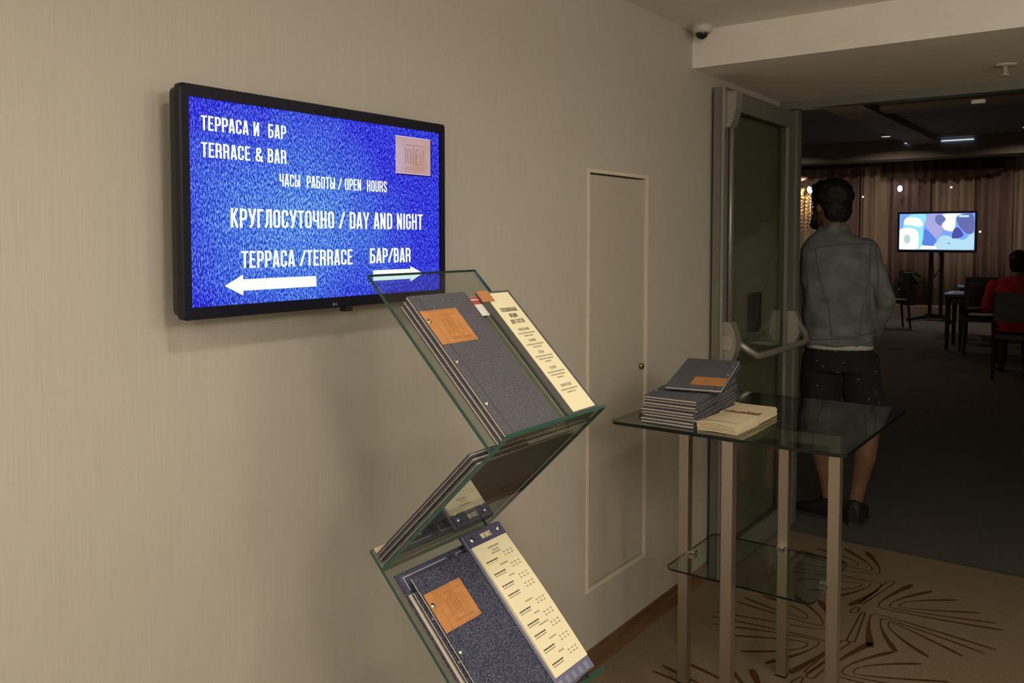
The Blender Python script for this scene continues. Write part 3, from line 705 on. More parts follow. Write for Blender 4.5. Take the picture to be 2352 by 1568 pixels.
mb.build('headline', M['ink'], sh, local=True, fixn=False)
mb = MB(); g2 = MB(); sd = 1
for s_, y, nl in (('ПОНЕДЕЛЬНИК', 0.212, 2), ('ВТОРНИК', 0.182, 2), ('СРЕДА', 0.151, 3), ('ЧЕТВЕРГ', 0.110, 3), ('ВОСКРЕСЕНЬЕ', 0.066, 2)):
    wd = 0.0034 * len(s_); put_text(mb, s_, (XC - wd / 2, y, ZT), (1, 0, 0), (0, 1, 0), 0.0068, wd, hw=0.05)
    for k in range(nl):
        dash_lines(g2, XC, y - 0.0085 - k * 0.0072, (0.06, 0.05, 0.022)[k] if nl == 3 else (0.058, 0.03)[k], 0.0034, sd, ZT); sd += 1
tag(mb.build('weekday_headings', plain('brown_ink', (0.14, 0.12, 0.09), 0.8), sh, local=True, fixn=False), kind='stuff'); tag(g2.build('small_print', M['greyink'], sh, local=True, fixn=False), kind='stuff')
place(pm, J1, 0.219, 0.003, 0.0250, wy, d1, n1)
# thin clear holder with ridged edge between the menus
hl = empty('acrylic_holder', (0, 0, 0), 'narrow clear acrylic card holder between the two menus on the top shelf', 'holder', mat=Matrix.Identity(4))
M['acryl'] = plain('greenish_acrylic', (0.17, 0.18, 0.14), 0.25)
MB().box((0, 0, 0), (0.118, 0.312, 0.006)).build('back_sheet', M['acryl'], hl, local=True)
MB().box((0.004, 0.0, 0.006), (0.118, 0.30, 0.012)).build('middle_sheet', M['acryl'], hl, local=True)
MB().box((0.012, 0.0, 0.012), (0.118, 0.306, 0.020)).build('front_sheet', M['acryl'], hl, local=True)
place(hl, J1, 0.2, 0.003, 0.0018, wy, d1, n1)
lf = empty('red_leaflet', (0, 0, 0), 'red and white striped leaflet peeking out above the top shelf menus', 'leaflet', mat=Matrix.Identity(4))
MB().box((0, 0, 0), (0.04, 0.05, 0.0008)).build('sheet', M['whiteink'], lf, local=True)
MB().box((0.002, 0.044, 0.0008), (0.038, 0.0495, 0.001)).box((0.002, 0.030, 0.0008), (0.038, 0.041, 0.001)).build('red_bands', plain('red_print', (0.45, 0.08, 0.08), 0.7), lf, local=True)
place(lf, J1, 0.1885, 0.268, 0.0228, wy, d1, n1)

# menus lying on the back side of the second shelf
rx2 = Vector((0, -1, 0))
for i, (x, z, lb) in enumerate(((0.0, 0.0015, 'lowest'), (0.003, 0.0112, 'middle'), (0.001, 0.0209, 'uppermost'))):
    c = copy_tree(greyP); place(c, J2 + wy * (RW - 0.002 - 0.15), x, 0.004, z, rx2, d2, n2)
    c['label'] = 'dark menu folder seen edge-on on the back of the second rack shelf, ' + lb + ' of three'
c = copy_tree(greyM); place(c, J2 + wy * RW, 0.004, 0.004, 0.0015, rx2, d2, n2); c['label'] = 'menu folder lying face down at the far end of the second rack shelf'
ls = empty('white_card', (0, 0, 0), 'plain white card tucked in the lip of the second rack shelf', 'card', mat=Matrix.Identity(4))
MB().box((0, 0, 0), (0.30, 0.032, 0.001)).build('sheet', M['leaflet'], ls, local=True)
place(ls, J2, 0.006, 0.009, 0.0012, wy, d1, n1)

# third shelf
blueM = menu_proto('menu_folder', MW, MH, M['blue'], 'blue speckled denim menu folder with orange leather patch, front of the lower shelf'); blueM['group'] = MG
place(blueM, J3, 0.024, 0.003, 0.0210, wy, d1, n1)
def back_card(name, label, x, y, z, ww, txt, place_it=True):
    r = empty(name, (0, 0, 0), label, 'menu', MG, Matrix.Identity(4))
    MB().box((0, 0, 0), (ww, 0.345, 0.0035)).build('denim_back', M['blue'], r, local=True)
    hd_ = MB().box((0.006, 0.305, 0.0035), (ww - 0.006, 0.340, 0.0045)).build('printed_header', M['printblue'], r, local=True)
    mb = MB(); zt = 0.0047
    mb.face([(0.014, 0.334, zt), (ww - 0.012, 0.334, zt), (ww - 0.012, 0.3352, zt), (0.014, 0.3352, zt)])
    mb.face([(0.014, 0.308, zt), (0.0155, 0.308, zt), (0.0155, 0.3352, zt), (0.014, 0.3352, zt)])
    if txt: put_text(mb, txt, (ww / 2 - 0.016, 0.318, zt), (1, 0, 0), (0, 1, 0), 0.008, hw=0.08)
    mb.build('white_lines', M['whiteink'], hd_, local=True, fixn=False)
    for xx in (0.034, ww - 0.034): rivet_obj(r, xx, 0.322, 0.0045, 0.005)
    MB().box((0.004, 0.004, 0.0035), (ww - 0.006, 0.300, 0.0052)).build('pages', M['board'], r, local=True)
    return place(r, J3, x, y, z, wy, d1, n1)
back_card('card_board', 'blue card board with white corner line standing behind the left lower menu', 0.012, 0.003, 0.0015, 0.150, 'WINE')
c = menu_proto('menu_folder', MW, MH, M['blue'], 'x', patch=False); c['group'] = MG; place(c, J3, 0.020, 0.002, 0.0115, wy, d1, n1); c['label'] = 'blue denim menu folder hidden behind the front one on the lower shelf'
c.matrix_world = c.matrix_world @ Matrix.Diagonal((1, 0.93, 1, 1))
back_card('card_board', 'blue card board with white corner line half hidden behind the wine list', 0.166, 0.003, 0.0015, 0.130, None)
wn = empty('wine_list', (0, 0, 0), 'wine list with cream pages on a blue denim board, right of the lower shelf', 'menu', MG, Matrix.Identity(4))
WW, WH = 0.128, 0.350
MB().box((0, 0, 0), (WW, WH, 0.004)).build('denim_back', M['blue'], wn, local=True)
bf = MB().box((0.002, 0.002, 0.004), (WW - 0.002, WH - 0.002, 0.0052)).build('printed_board', M['frontblue'], wn, local=True)
hdr = MB().box((0.007, 0.318, 0.0052), (WW - 0.002, WH - 0.003, 0.0095)).build('printed_header', M['printblue'], wn, local=True)
mb = MB(); put_text(mb, 'WINE', (0.050, 0.3265, 0.0098), (1, 0, 0), (0, 1, 0), 0.0115, 0.034, hw=0.075, gap=0.08); mb.build('title', M['paper'], hdr, local=True, fixn=False)
rivet_obj(wn, 0.022, 0.333, 0.0095, 0.0052); rivet_obj(wn, 0.110, 0.334, 0.0095, 0.0052)
pg = MB(); N = 10
for i in range(N):
    y0 = 0.026 + (0.318 - 0.026) * i / N; y1 = 0.026 + (0.318 - 0.026) * (i + 1) / N
    zf = lambda y: 0.0085 + 0.003 * math.sin(math.pi * (y - 0.026) / 0.292)
    a, b = 0.009, WW - 0.004
    pg.hexa([(a, y0, 0.0053), (b, y0, 0.0053), (b, y1, 0.0053), (a, y1, 0.0053), (a, y0, zf(y0)), (b, y0, zf(y0)), (b, y1, zf(y1)), (a, y1, zf(y1))])
pages = pg.build('pages', M['paper'], wn, local=True)
mb = MB(); g2 = MB(); ZP = 0.0120
def zpage(y): return 0.0087 + 0.003 * math.sin(math.pi * (y - 0.026) / 0.292)
dash_lines(g2, 0.066, 0.302, 0.036, 0.004, 90, zpage(0.302)); dash_lines(g2, 0.066, 0.295, 0.022, 0.003, 91, zpage(0.295))
for k, y in enumerate((0.280, 0.252, 0.224, 0.203, 0.164, 0.136, 0.112, 0.081, 0.051)):
    zz = zpage(y)
    if k not in (3,): dash_lines(g2, 0.064, y + 0.009, 0.030 - (k % 3) * 0.006, 0.003, 40 + k, zz + 0.0002)
    dash_lines(mb, 0.038, y - 0.004, 0.038, 0.0028, 60 + k, zz + 0.0001)
    dash_lines(g2, 0.037, y - 0.009, 0.036, 0.0024, 70 + k, zz)
    for r_ in range(2):
        for cc in range(3): dash_lines(g2, 0.084 + cc * 0.0115, y + 0.002 - r_ * 0.007, 0.006, 0.003, 80 + k * 7 + cc + r_, zz + 0.0001)
tag(mb.build('wine_names', M['ink'], pages, local=True, fixn=False), kind='stuff'); tag(g2.build('small_print', M['greyink'], pages, local=True, fixn=False), kind='stuff')
mb = MB()
for i in range(5): x = 0.012 + i * 0.0225; mb.face([(x, 0.006, 0.0054), (x + 0.010, 0.006, 0.0054), (x + 0.010, 0.019, 0.0054), (x, 0.019, 0.0054)])
mb.build('pale_squares', plain('pale_blue_print', (0.26, 0.26, 0.40), 0.6), bf, local=True, fixn=False)
place(wn, J3, 0.192, 0.008, 0.0240, wy, d1, n1)
cl = empty('clear_divider', (0, 0, 0), 'clear plastic strip between the lower shelf menu and the wine list', 'divider', mat=Matrix.Identity(4))
MB().box((0, 0, 0), (0.010, 0.30, 0.0165)).build('strip', M['acryl'], cl, local=True)
MB().box((0, 0.30, 0), (0.010, 0.306, 0.014)).build('bevelled_end', M['acryl'], cl, local=True)
place(cl, J3, 0.1915, 0.003, 0.0071, wy, d1, n1)

# ------------------------------------------------------------------ glass table
GZ = 0.92
tb = empty('glass_table', (0.52, 2.71, 0), 'tall glass-topped table on four square steel legs by the wall', 'table')
g0 = on(1397, 966, 2, GZ); g1 = on(1950, 1045, 2, GZ); g2_ = on(2072, 938, 2, GZ)
GX0, GX1, GY0, GY1 = g0.x, (g1.x + g2_.x) / 2 + 0.004, (g0.y + g1.y) / 2, g2_.y
def plate(x0, y0, x1, y1, z0, z1, r, name, mats, parent):
    pr = []
    for (cx, cy, a0) in ((x1 - r, y1 - r, 0), (x0 + r, y1 - r, 90), (x0 + r, y0 + r, 180), (x1 - r, y0 + r, 270)):
        for k in range(7): an = math.radians(a0 + 15 * k); pr.append((cx + r * math.cos(an), cy + r * math.sin(an)))
    mb = MB(); n = len(pr)
    mb.cur = 0; mb.face([(x, y, z1) for x, y in pr]); mb.face([(x, y, z0) for x, y in reversed(pr)])
    mb.cur = 1
    for i in range(n):
        a = pr[i]; b = pr[(i + 1) % n]; mb.face([(a[0], a[1], z0), (b[0], b[1], z0), (b[0], b[1], z1), (a[0], a[1], z1)])
    return mb.build(name, mats, parent)
plate(GX0, GY0, GX1, GY1, GZ - 0.010, GZ, 0.03, 'glass_top', [M['glasstop'], M['tableedge']], tb)
LW = 0.0165; ZB = GZ - 0.0105
def leg_at(u, v):
    p = on(u, v, 2, ZB); return p
pB = leg_at(1672, 1013); pD = leg_at(1929, 1000)
AX0 = 0.272; BX = pB.x; DY = pD.y; BY0 = pB.y + 0.012; DX = pD.x - 0.01
CY = None
r_ = (1802 - CXP) / F_PX
# far legs: on the beam lines, at the picture columns of the photographed legs
def y_at(u, x): d = ray(u, 1100); t = (x - CAM.x) / d.x; return CAM.y + d.y * t
def x_at(u, y): d = ray(u, 1100); t = (y - CAM.y) / d.y; return CAM.x + d.x * t
CY = y_at(1803, BX); AX = x_at(1575, DY)
for (x, y) in ((AX, DY), (BX, BY0), (BX, CY), (DX, DY)):
    MB().box((x - LW, y - LW, 0.006), (x + LW, y + LW, ZB - 0.034)).build('leg', M['steel'], tb)
    MB().box((x - LW - 0.001, y - LW - 0.001, 0), (x + LW + 0.001, y + LW + 0.001, 0.006)).build('foot', M['black'], tb)
MB().box((AX - LW, DY - LW, ZB - 0.034), (DX + LW, DY + LW, ZB)).build('crossbeam', M['steel'], tb)
MB().box((BX - LW, BY0 - LW, ZB - 0.0345), (BX + LW, CY + LW, ZB - 0.0005)).build('crossbeam', M['steel'], tb)
s0 = on(1524, 1303, 2, 0.452); s1 = on(1866, 1386, 2, 0.452)
plate(s0.x, (s0.y + s1.y) / 2, s1.x, CY - LW - 0.004, 0.446, 0.452, 0.03, 'lower_shelf', [M['shelfglass'], M['tableedge']], tb)
for (x, y, dx, dy) in ((AX, DY, 1, 0), (BX, CY, 0, -1), (DX, DY, -1, 0), (BX, BY0, 0, 1)):
    cx, cy = x + dx * (LW + 0.011), y + dy * (LW + 0.011)
    cp = MB().box((cx - 0.012, cy - 0.012, 0.436), (cx + 0.012, cy + 0.012, 0.4455)).box((cx - 0.012, cy - 0.012, 0.4525), (cx + 0.012, cy + 0.012, 0.460)).build('shelf_clamp', M['chrome'], tb)

# stack of menus on the table: spines to the left, far ends fanned upward
st0 = on(1478, 969, 2, GZ); sw_ = 0.176
tbl = menu_proto('menu_folder', 0.176, MH, M['denim'], 'x', patch=False, t=0.0090)
place(tbl, Vector((0, 0, 0)), 0, 0, 0, Vector((1, 0, 0)), Vector((0, 1, 0)), Vector((0, 0, 1)))
tlast = menu_proto('menu_folder', 0.176, MH, M['denim'], 'x', patch=True, t=0.0090)
ORD = ['lowest', 'second lowest', 'third from the bottom', 'fourth from the bottom', 'fifth from the bottom', 'sixth from the bottom', 'seventh from the bottom', 'eighth from the bottom', 'ninth from the bottom', 'second from the top']
NST = 10
rs = random.Random(4); zacc = GZ + 0.0005
for i in range(NST + 1):
    o = tlast if i == NST else (tbl if i == 0 else copy_tree(tbl))
    lift = 0.055 + 0.0045 * i
    x_, y_ = st0.x + rs.uniform(-0.006, 0.006), st0.y + rs.uniform(-0.005, 0.005); ry = rs.uniform(-0.025, 0.025)
    if i == NST - 1: zacc += 0.004
    if i >= NST - 1:
        q_ = on(1527, 893, 2, zacc); x_, y_, ry = q_.x + 0.006 * (NST - i), q_.y - 0.012 * (NST - i), 0.20 + 0.03 * (i - NST)
        lift = 0.055 + 0.0045 * (NST - 2) + 0.030 * (i - NST + 2)
    R = Matrix.Translation((x_, y_, zacc)) @ Matrix.Rotation(ry, 4, 'Z') @ Matrix.Rotation(lift, 4, 'X')
    if i == NST: R = R @ Matrix.Translation((0.176, MH, 0)) @ Matrix.Rotation(math.pi, 4, 'Z')
    o.matrix_world = R
    o['group'] = 'menus stacked on the glass table'
    o['label'] = ('topmost denim menu folder with orange patch, askew on the table stack' if i == NST else 'denim menu folder in the glass table stack, ' + ORD[i])
    zacc += 0.0096
# cream leaflets beside the stack
lp0 = on(1597, 986, 2, GZ); LFW, LFH, LFT = 0.125, 0.172, 0.0030
def leaflet(i, x, y, z, rot, bend, lb, sx=1.0):
    r = empty('leaflet', (0, 0, 0), lb, 'leaflet', 'cream leaflets on the glass table', Matrix.Translation((x, y, z)) @ Matrix.Rotation(rot, 4, 'Z'))
    mb = MB(); N = 6
    for k in range(N):
        a, b = LFW * k / N, LFW * (k + 1) / N
        zf = lambda q: bend * math.sin(math.pi * q / LFW)
        mb.hexa([(a, 0, zf(a)), (b, 0, zf(b)), (b, LFH, zf(b)), (a, LFH, zf(a)), (a, 0, zf(a) + LFT), (b, 0, zf(b) + LFT), (b, LFH, zf(b) + LFT), (a, LFH, zf(a) + LFT)])
    mb.build('sheets', M['leaflet'], r, local=True)
    return r
for k in range(3):
    leaflet(k, st0.x + 0.012 + 0.002 * k, st0.y + 0.265, GZ + 0.0004 + 0.0033 * k, -1.57 + 0.02 * k if False else 0.0, 0.0, 'cream leaflet tucked under the far end of the menu stack, ' + ('lowest', 'middle', 'uppermost')[k] + ' of three')
names = ['lowest', 'second lowest', 'third', 'fourth', 'fifth', 'topmost']
for k in range(6):
    near_top = leaflet(k, lp0.x + 0.004 + rs.uniform(-.002, .002), lp0.y + rs.uniform(-.003, .003), GZ + 0.0004 + k * 0.0042, -0.02 + rs.uniform(-.012, .012), 0.0014 + 0.0006 * k, 'cream leaflet in the nearer pile beside the menus, ' + names[k] + ' of six')
top = None
for k in range(6):
    top = leaflet(k, lp0.x + 0.004 + rs.uniform(-.002, .002), lp0.y + LFH + 0.008 + rs.uniform(-.002, .002), GZ + 0.0004 + k * 0.0044, 0.01 + rs.uniform(-.008, .008), 0.0, 'cream leaflet in the farther pile beside the menus, ' + names[k] + ' of six')
mb = MB(); rr = random.Random(9); zl = LFT + 0.0003
for i in range(38):
    x = 0.008 + 0.003 * i; y = 0.012 + rr.uniform(-0.003, 0.003); h_ = rr.uniform(0.018, 0.045); mb.face([(x, y, zl), (x + 0.0032, y + rr.uniform(-0.002, 0.002), zl), (x + 0.0030, y + h_, zl), (x, y + h_ * 0.9, zl)])
tag(mb.build('wine_red_print', M['redink'], top, local=True, fixn=False), kind='stuff')
mb = MB()
for i in range(24): mb.face([(0.004 + i * 0.005, 0.030, 0.0078), (0.0075 + i * 0.005, 0.030, 0.0078), (0.0075 + i * 0.005, 0.034, 0.0078), (0.004 + i * 0.005, 0.034, 0.0078)])
tag(mb.build('dark_print_line', M['ink'], near_top, local=True, fixn=False), kind='stuff')

# ------------------------------------------------------------------ dining room beyond the doorway
DYW = 18.2; DZC = 3.32; DX_L, DX_R = -7.5, 9.0
fd = structure(MB().box((DX_L, 4.31, -0.1), (DX_R, DYW + 0.2, 0)).build('floor_dining', M['darkcarpet'])); tag(fd, 'dark grey dining room carpet', 'floor')
tag(structure(MB().box((0.0, 4.295, 0.0), (HX, 4.325, 0.004)).build('trim_5', plain('carpet_edging', (0.06, 0.055, 0.045), 0.8))), 'flat edging between beige and dark carpet', 'threshold')
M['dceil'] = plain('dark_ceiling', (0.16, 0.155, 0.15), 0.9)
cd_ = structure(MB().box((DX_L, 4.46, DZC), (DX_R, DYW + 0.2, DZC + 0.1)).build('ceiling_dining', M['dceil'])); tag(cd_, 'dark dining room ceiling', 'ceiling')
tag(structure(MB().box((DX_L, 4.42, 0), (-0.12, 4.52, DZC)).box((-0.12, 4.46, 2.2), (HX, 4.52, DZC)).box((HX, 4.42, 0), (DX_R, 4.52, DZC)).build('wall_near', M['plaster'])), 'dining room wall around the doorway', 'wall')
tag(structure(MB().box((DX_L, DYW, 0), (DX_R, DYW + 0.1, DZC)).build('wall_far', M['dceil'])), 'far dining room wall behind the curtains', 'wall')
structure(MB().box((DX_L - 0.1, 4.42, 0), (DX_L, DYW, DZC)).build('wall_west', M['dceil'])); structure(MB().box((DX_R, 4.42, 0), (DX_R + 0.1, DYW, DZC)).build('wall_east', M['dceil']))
M['bulk'] = plain('grey_bulkhead', (0.26, 0.235, 0.21), 0.9)
tag(structure(MB().box((DX_L, 17.3, 2.98), (DX_R, DYW, DZC)).build('trim_6', M['bulk'])), 'grey bulkhead above the curtains', 'bulkhead')
tag(structure(MB().box((-1.95, 4.6, DZC - 0.10), (-1.45, 17.3, DZC)).build('trim_7', M['bulk'])), 'ceiling beam running towards the curtains', 'beam')
tag(structure(MB().box((-1.45, 12.6, DZC - 0.06), (DX_R, 13.0, DZC)).build('trim_8', M['bulk'])), 'ceiling beam crossing towards the right', 'beam')
lA = on(2078, 345, 1, 17.28); lB = on(2236, 336, 1, 17.28)
tag(MB().box((lA.x, 17.285, 3.262), (lB.x, 17.30, 3.269)).build('led_strip', M['led']), 'thin bluish light strip on the bulkhead above the curtains', 'light strip')
ld = structure(MB().box((DX_L, 17.55, 0), (DX_R, DYW, 0.19)).build('trim_9', M['ledge'])); tag(ld, 'low pale ledge under the curtains', 'ledge')
for i, ((x, y), e) in enumerate(DINING_FILL): downlight((x, y, DZC), 'added dining room fill lamp ' + ['before the left curtains', 'before the middle curtains', 'before the right curtains', 'over the near dining floor'][i], 'added dining fill lamps', 'dimlamp')
# curtains
xs = [-5.9, -4.55, -3.7, -3.05, -2.5, -1.75, -1.0, -0.35, 0.45, 1.3]
clab = ['leftmost pale curtain panel beside the crystal chandelier', 'pale curtain panel behind the man in denim', 'mauve curtain panel right of the denim-jacketed man', 'narrow pale curtain panel left of the lit screen', 'mauve curtain panel just behind the left half of the standing screen', 'pale curtain panel behind the right half of the standing screen', 'mauve curtain panel right of the standing screen', 'pale curtain panel above the man in red', 'rightmost mauve curtain panel at the picture edge']
for i in range(9):
    rc = random.Random(30 + i); mb = MB(); x0, x1 = xs[i], xs[i + 1]; n = int((x1 - x0) * 44); top, bot = 2.99, 0.19
    pts = []
    ph = 0
    for k in range(n + 1):
        x = x0 + (x1 - x0) * k / n; ph += rc.uniform(0.25, 1.05)
        pts.append((x, DYW - 0.13 + 0.055 * math.sin(ph) + rc.uniform(-0.012, 0.012)))
    rows = [(bot, 1.0), (1.2, 1.0), (2.4, 0.95), (2.9, 0.6), (top, 0.45)]
    rings = [[(x, DYW - 0.13 + (y - DYW + 0.13) * s_, z) for x, y in pts] for z, s_ in rows]
    for a in range(len(rows) - 1):
        for k in range(n): mb.face([rings[a][k], rings[a][k + 1], rings[a + 1][k + 1], rings[a + 1][k]])
    me = mb.mesh('curtain'); me.materials.append(M['curtainA'] if i % 2 == (1 if i < 2 else 1) or i == 0 else M['curtainB'])
    bm = bmesh.new(); bm.from_mesh(me); bmesh.ops.remove_doubles(bm, verts=bm.verts, dist=1e-5); bm.to_mesh(me); bm.free()
    me.polygons.foreach_set('use_smooth', [True] * len(me.polygons))
    o = link('curtain', me); tag(o, clab[i], 'curtain', 'curtains along the far wall')
    so_ = o.modifiers.new('thick', 'SOLIDIFY'); so_.thickness = 0.004
def valance(u0, u1, drop0, lab, yy):
    a = on(u0, 380, 1, yy); b = on(u1, 370, 1, yy); mb = MB(); n = 48; A = []; B = []
    for k in range(n + 1):
        t = k / n; x = a.x + (b.x - a.x) * t; y = yy + 0.02 * math.sin(k * 1.7)
        dz = drop0 * (0.72 + 0.28 * math.sin(math.pi * (0.1 + 0.8 * t)) + 0.03 * math.sin(k * 2.3))
        A.append((x, y, 2.98)); B.append((x, y, 2.98 - dz))
    for k in range(n): mb.hexa([B[k], B[k + 1], (B[k + 1][0], B[k + 1][1] + 0.02, B[k + 1][2]), (B[k][0], B[k][1] + 0.02, B[k][2]), A[k], A[k + 1], (A[k + 1][0], A[k + 1][1] + 0.02, A[k + 1][2]), (A[k][0], A[k][1] + 0.02, A[k][2])])
    return tag(mb.build('valance', M['valance']), lab, 'valance', 'brown valances')
valance(2022, 2304, 0.36, 'wide brown scalloped valance above the standing screen', 17.92)
valance(1800, 2016, 0.08, 'narrow brown valance strip above the denim-jacketed man', 17.92)

# standing television
tp = on(2146, 737, 2, 0.0); TVD = 15.2
st = empty('standing_television', (tp.x, tp.y, 0), 'large bright screen on a dark floor stand before the curtains', 'television')
yawt = math.atan2(tp.y - CAM.y, tp.x - CAM.x) - math.pi / 2
fx = Vector((math.cos(yawt - 0.22), math.sin(yawt - 0.22), 0)); fn = Vector((fx.y, -fx.x, 0))     # width direction, towards the camera
PX = lambda u, v: on(u, v, 2, 0)
dep = (Vector((tp.x, tp.y, 0)) - CAM).dot(FW)
zt = 1.5 - (486 - 545) * dep / F_PX; zb = 1.5 - (579.5 - 545) * dep / F_PX; hw_ = 0.5 * (2236 - 2054) * dep / F_PX * 0.915
cz = (zt + zb) / 2; hh_ = (zt - zb) / 2; oc = Vector((tp.x, tp.y, cz)) + fx * 0.0
uz = Vector((0, 0, 1))
MB().frame_box(oc, fx, uz, fn, (-hw_, -hh_, -0.03), (hw_, hh_, 0.02)).build('cabinet', M['black'], st)
pic = MB().frame_box(oc, fx, uz, fn, (-hw_ * 0.945, -hh_ * 0.87, 0.02), (hw_ * 0.945, hh_ * 0.90, 0.024)).build('screen', emis('picture_blue', srgb(120, 165, 250), 1.1), st)
def shape(name, pts, col, lev, s_=1.0):
    mb = MB(); cx = sum(p[0] for p in pts) / len(pts); cy = sum(p[1] for p in pts) / len(pts); z = 0.025 + lev * 0.0012
    if len(pts) > 4:
        n_ = len(pts); pts = [tuple(0.5 * (2 * pts[i][a] + (pts[(i + 1) % n_][a] - pts[i - 1][a]) * u + (2 * pts[i - 1][a] - 5 * pts[i][a] + 4 * pts[(i + 1) % n_][a] - pts[(i + 2) % n_][a]) * u * u + (3 * pts[i][a] - pts[i - 1][a] - 3 * pts[(i + 1) % n_][a] + pts[(i + 2) % n_][a]) * u ** 3) for a in (0, 1)) for i in range(n_) for u in (0, 0.25, 0.5, 0.75)]
        pts = [(min(0.998, max(0.002, a)), min(0.995, max(0.005, b))) for a, b in pts]
    P = [oc + fx * (hw_ * 0.945 * (2 * p[0] - 1)) + uz * (hh_ * (0.90 - 1.77 * p[1])) + fn * z for p in pts]
    mb.face(P); return mb.build(name, emis('picture_' + name, srgb(*col), s_), pic, fixn=False)
def blob(cx, cy, rx, ry, n=18): return [(cx + rx * math.cos(2 * math.pi * k / n), cy - ry * math.sin(2 * math.pi * k / n)) for k in range(n)]
shape('cyan_glow', [(.06, .3), (.02, .98), (.35, .98), (.33, .45), (.36, .02), (.16, .02)], (150, 235, 255), 1)
shape('white_glow', [(.06, .25), (.10, .10), (.26, .12), (.32, .28), (.28, .38), (.18, .32), (.08, .30)], (255, 255, 255), 2, 1.3)
shape('pale_figure', [(.0, .98), (.0, .48), (.06, .40), (.16, .39), (.25, .48), (.27, .75), (.24, .98)], (245, 255, 252), 3, 1.15)
shape('grey_face', blob(.11, .70, .045, .13), (196, 214, 216), 4)
shape('lilac_figure', [(.40, .02), (.58, .02), (.60, .30), (.57, .55), (.52, .70), (.47, .62), (.38, .40), (.36, .2)], (172, 172, 226), 5)
shape('slate_shade', [(.50, .05), (.58, .05), (.62, .16), (.56, .33), (.49, .22)], (108, 122, 188), 6)
shape('blue_panel', [(.35, .42), (.45, .58), (.51, .74), (.51, .88), (.33, .87), (.33, .70)], (92, 132, 230), 7)
shape('white_lamp', [(.59, .02), (.83, .02), (.76, .10), (.74, .46), (.62, .45), (.58, .30), (.63, .16)], (255, 255, 255), 8, 1.3)
shape('pale_shirt', [(.50, .98), (.53, .72), (.62, .60), (.86, .72), (.98, .50), (.99, .98)], (186, 226, 246), 8.5)
shape('blue_grey_figure', [(.78, .10), (.97, .02), (.99, .5), (.90, .55), (.80, .34)], (104, 112, 176), 9)
shape('indigo_hand', [(.74, .42), (.80, .40), (.86, .60), (.78, .68), (.71, .66)], (80, 82, 168), 10)
shape('dark_stripes', [(.655, .80), (.69, .82), (.69, .84), (.655, .82)], (60, 100, 140), 11)
shape('channel_bar', [(.80, .055), (.925, .055), (.925, .11), (.80, .11)], (190, 225, 255), 12, 1.1)
shape('white_hem', [(.28, .98), (.32, .88), (.50, .90), (.52, .98)], (255, 255, 255), 12, 1.2)
MB().frame_box(oc + fx * -0.09, fx, uz, fn, (-0.03, zb - cz - 1.18, -0.06), (0.03, 0.1, -0.03)).build('stand_post', M['black'], st)
MB().frame_box(oc + fx * 0.09, fx, uz, fn, (-0.03, zb - cz - 1.18, -0.06), (0.03, 0.1, -0.03)).build('stand_post', M['black'], st)
MB().frame_box(Vector((tp.x, tp.y, 0)), fx, uz, fn, (-0.16, 0.05, -0.09), (0.16, 0.12, 0.03)).build('stand_hub', M['black'], st)
for a in (-1, 1):
    MB().tube([Vector((tp.x, tp.y, 0.07)) + fx * a * 0.12 + fn * -0.3, Vector((tp.x, tp.y, 0.07)) + fx * a * 0.15, Vector((tp.x, tp.y, 0.035)) + fx * a * 0.35 + fn * 0.42], 0.03, 8).build('stand_foot', M['black'], st)
    MB().tube([oc + fx * (0.05 * a) + uz * (-hh_), oc + fx * (0.08 * a + 0.03) - uz * (hh_ + 0.2) - fn * 0.02, oc + fx * -0.02 - uz * (hh_ + 0.45) - fn * 0.02], 0.008, 6).build('cable', M['black'], st)

# plant on the ledge
pl = on(2085, 703, 1, 17.75); pb_ = Vector((pl.x, 17.78, 0.19))
pt = empty('potted_plant', pb_, 'dark bushy plant in a tall dark pot on the ledge', 'plant')
MB().lathe(pb_, [(0.11, 0), (0.16, 0.30), (0.17, 0.31), (0.15, 0.31), (0.14, 0.29)], 18).build('pot', M['pot'], pt, True)
rl = random.Random(5)
stems = MB(); leafp = []
leaf = MB(); leaf.face([(0, 0, 0), (0.035, 0.05, 0.004), (0, 0.14, -0.01), (-0.035, 0.05, 0.004)])
lme = leaf.mesh('leaf'); lme.materials.append(M['leaf'])
for i in range(70):
    a = rl.uniform(0, 2 * math.pi); r_ = rl.uniform(0.02, 0.26); zz = rl.uniform(0.36, 0.72) - r_ * 0.25
    tip = pb_ + Vector((math.cos(a) * r_, math.sin(a) * r_ * 0.6, zz))
    if i < 14: stems.tube([pb_ + Vector((0, 0, 0.29)), pb_ + Vector((math.cos(a) * r_ * 0.4, math.sin(a) * r_ * 0.3, zz * 0.75)), tip], 0.005, 5)
    lo = link('leaf', lme, pt); lo.location = tip - pb_; lo.rotation_euler = (rl.uniform(-0.6, 0.6), rl.uniform(-0.6, 0.6), a)
tag(stems.build('stems', M['leaf'], pt), kind='stuff')

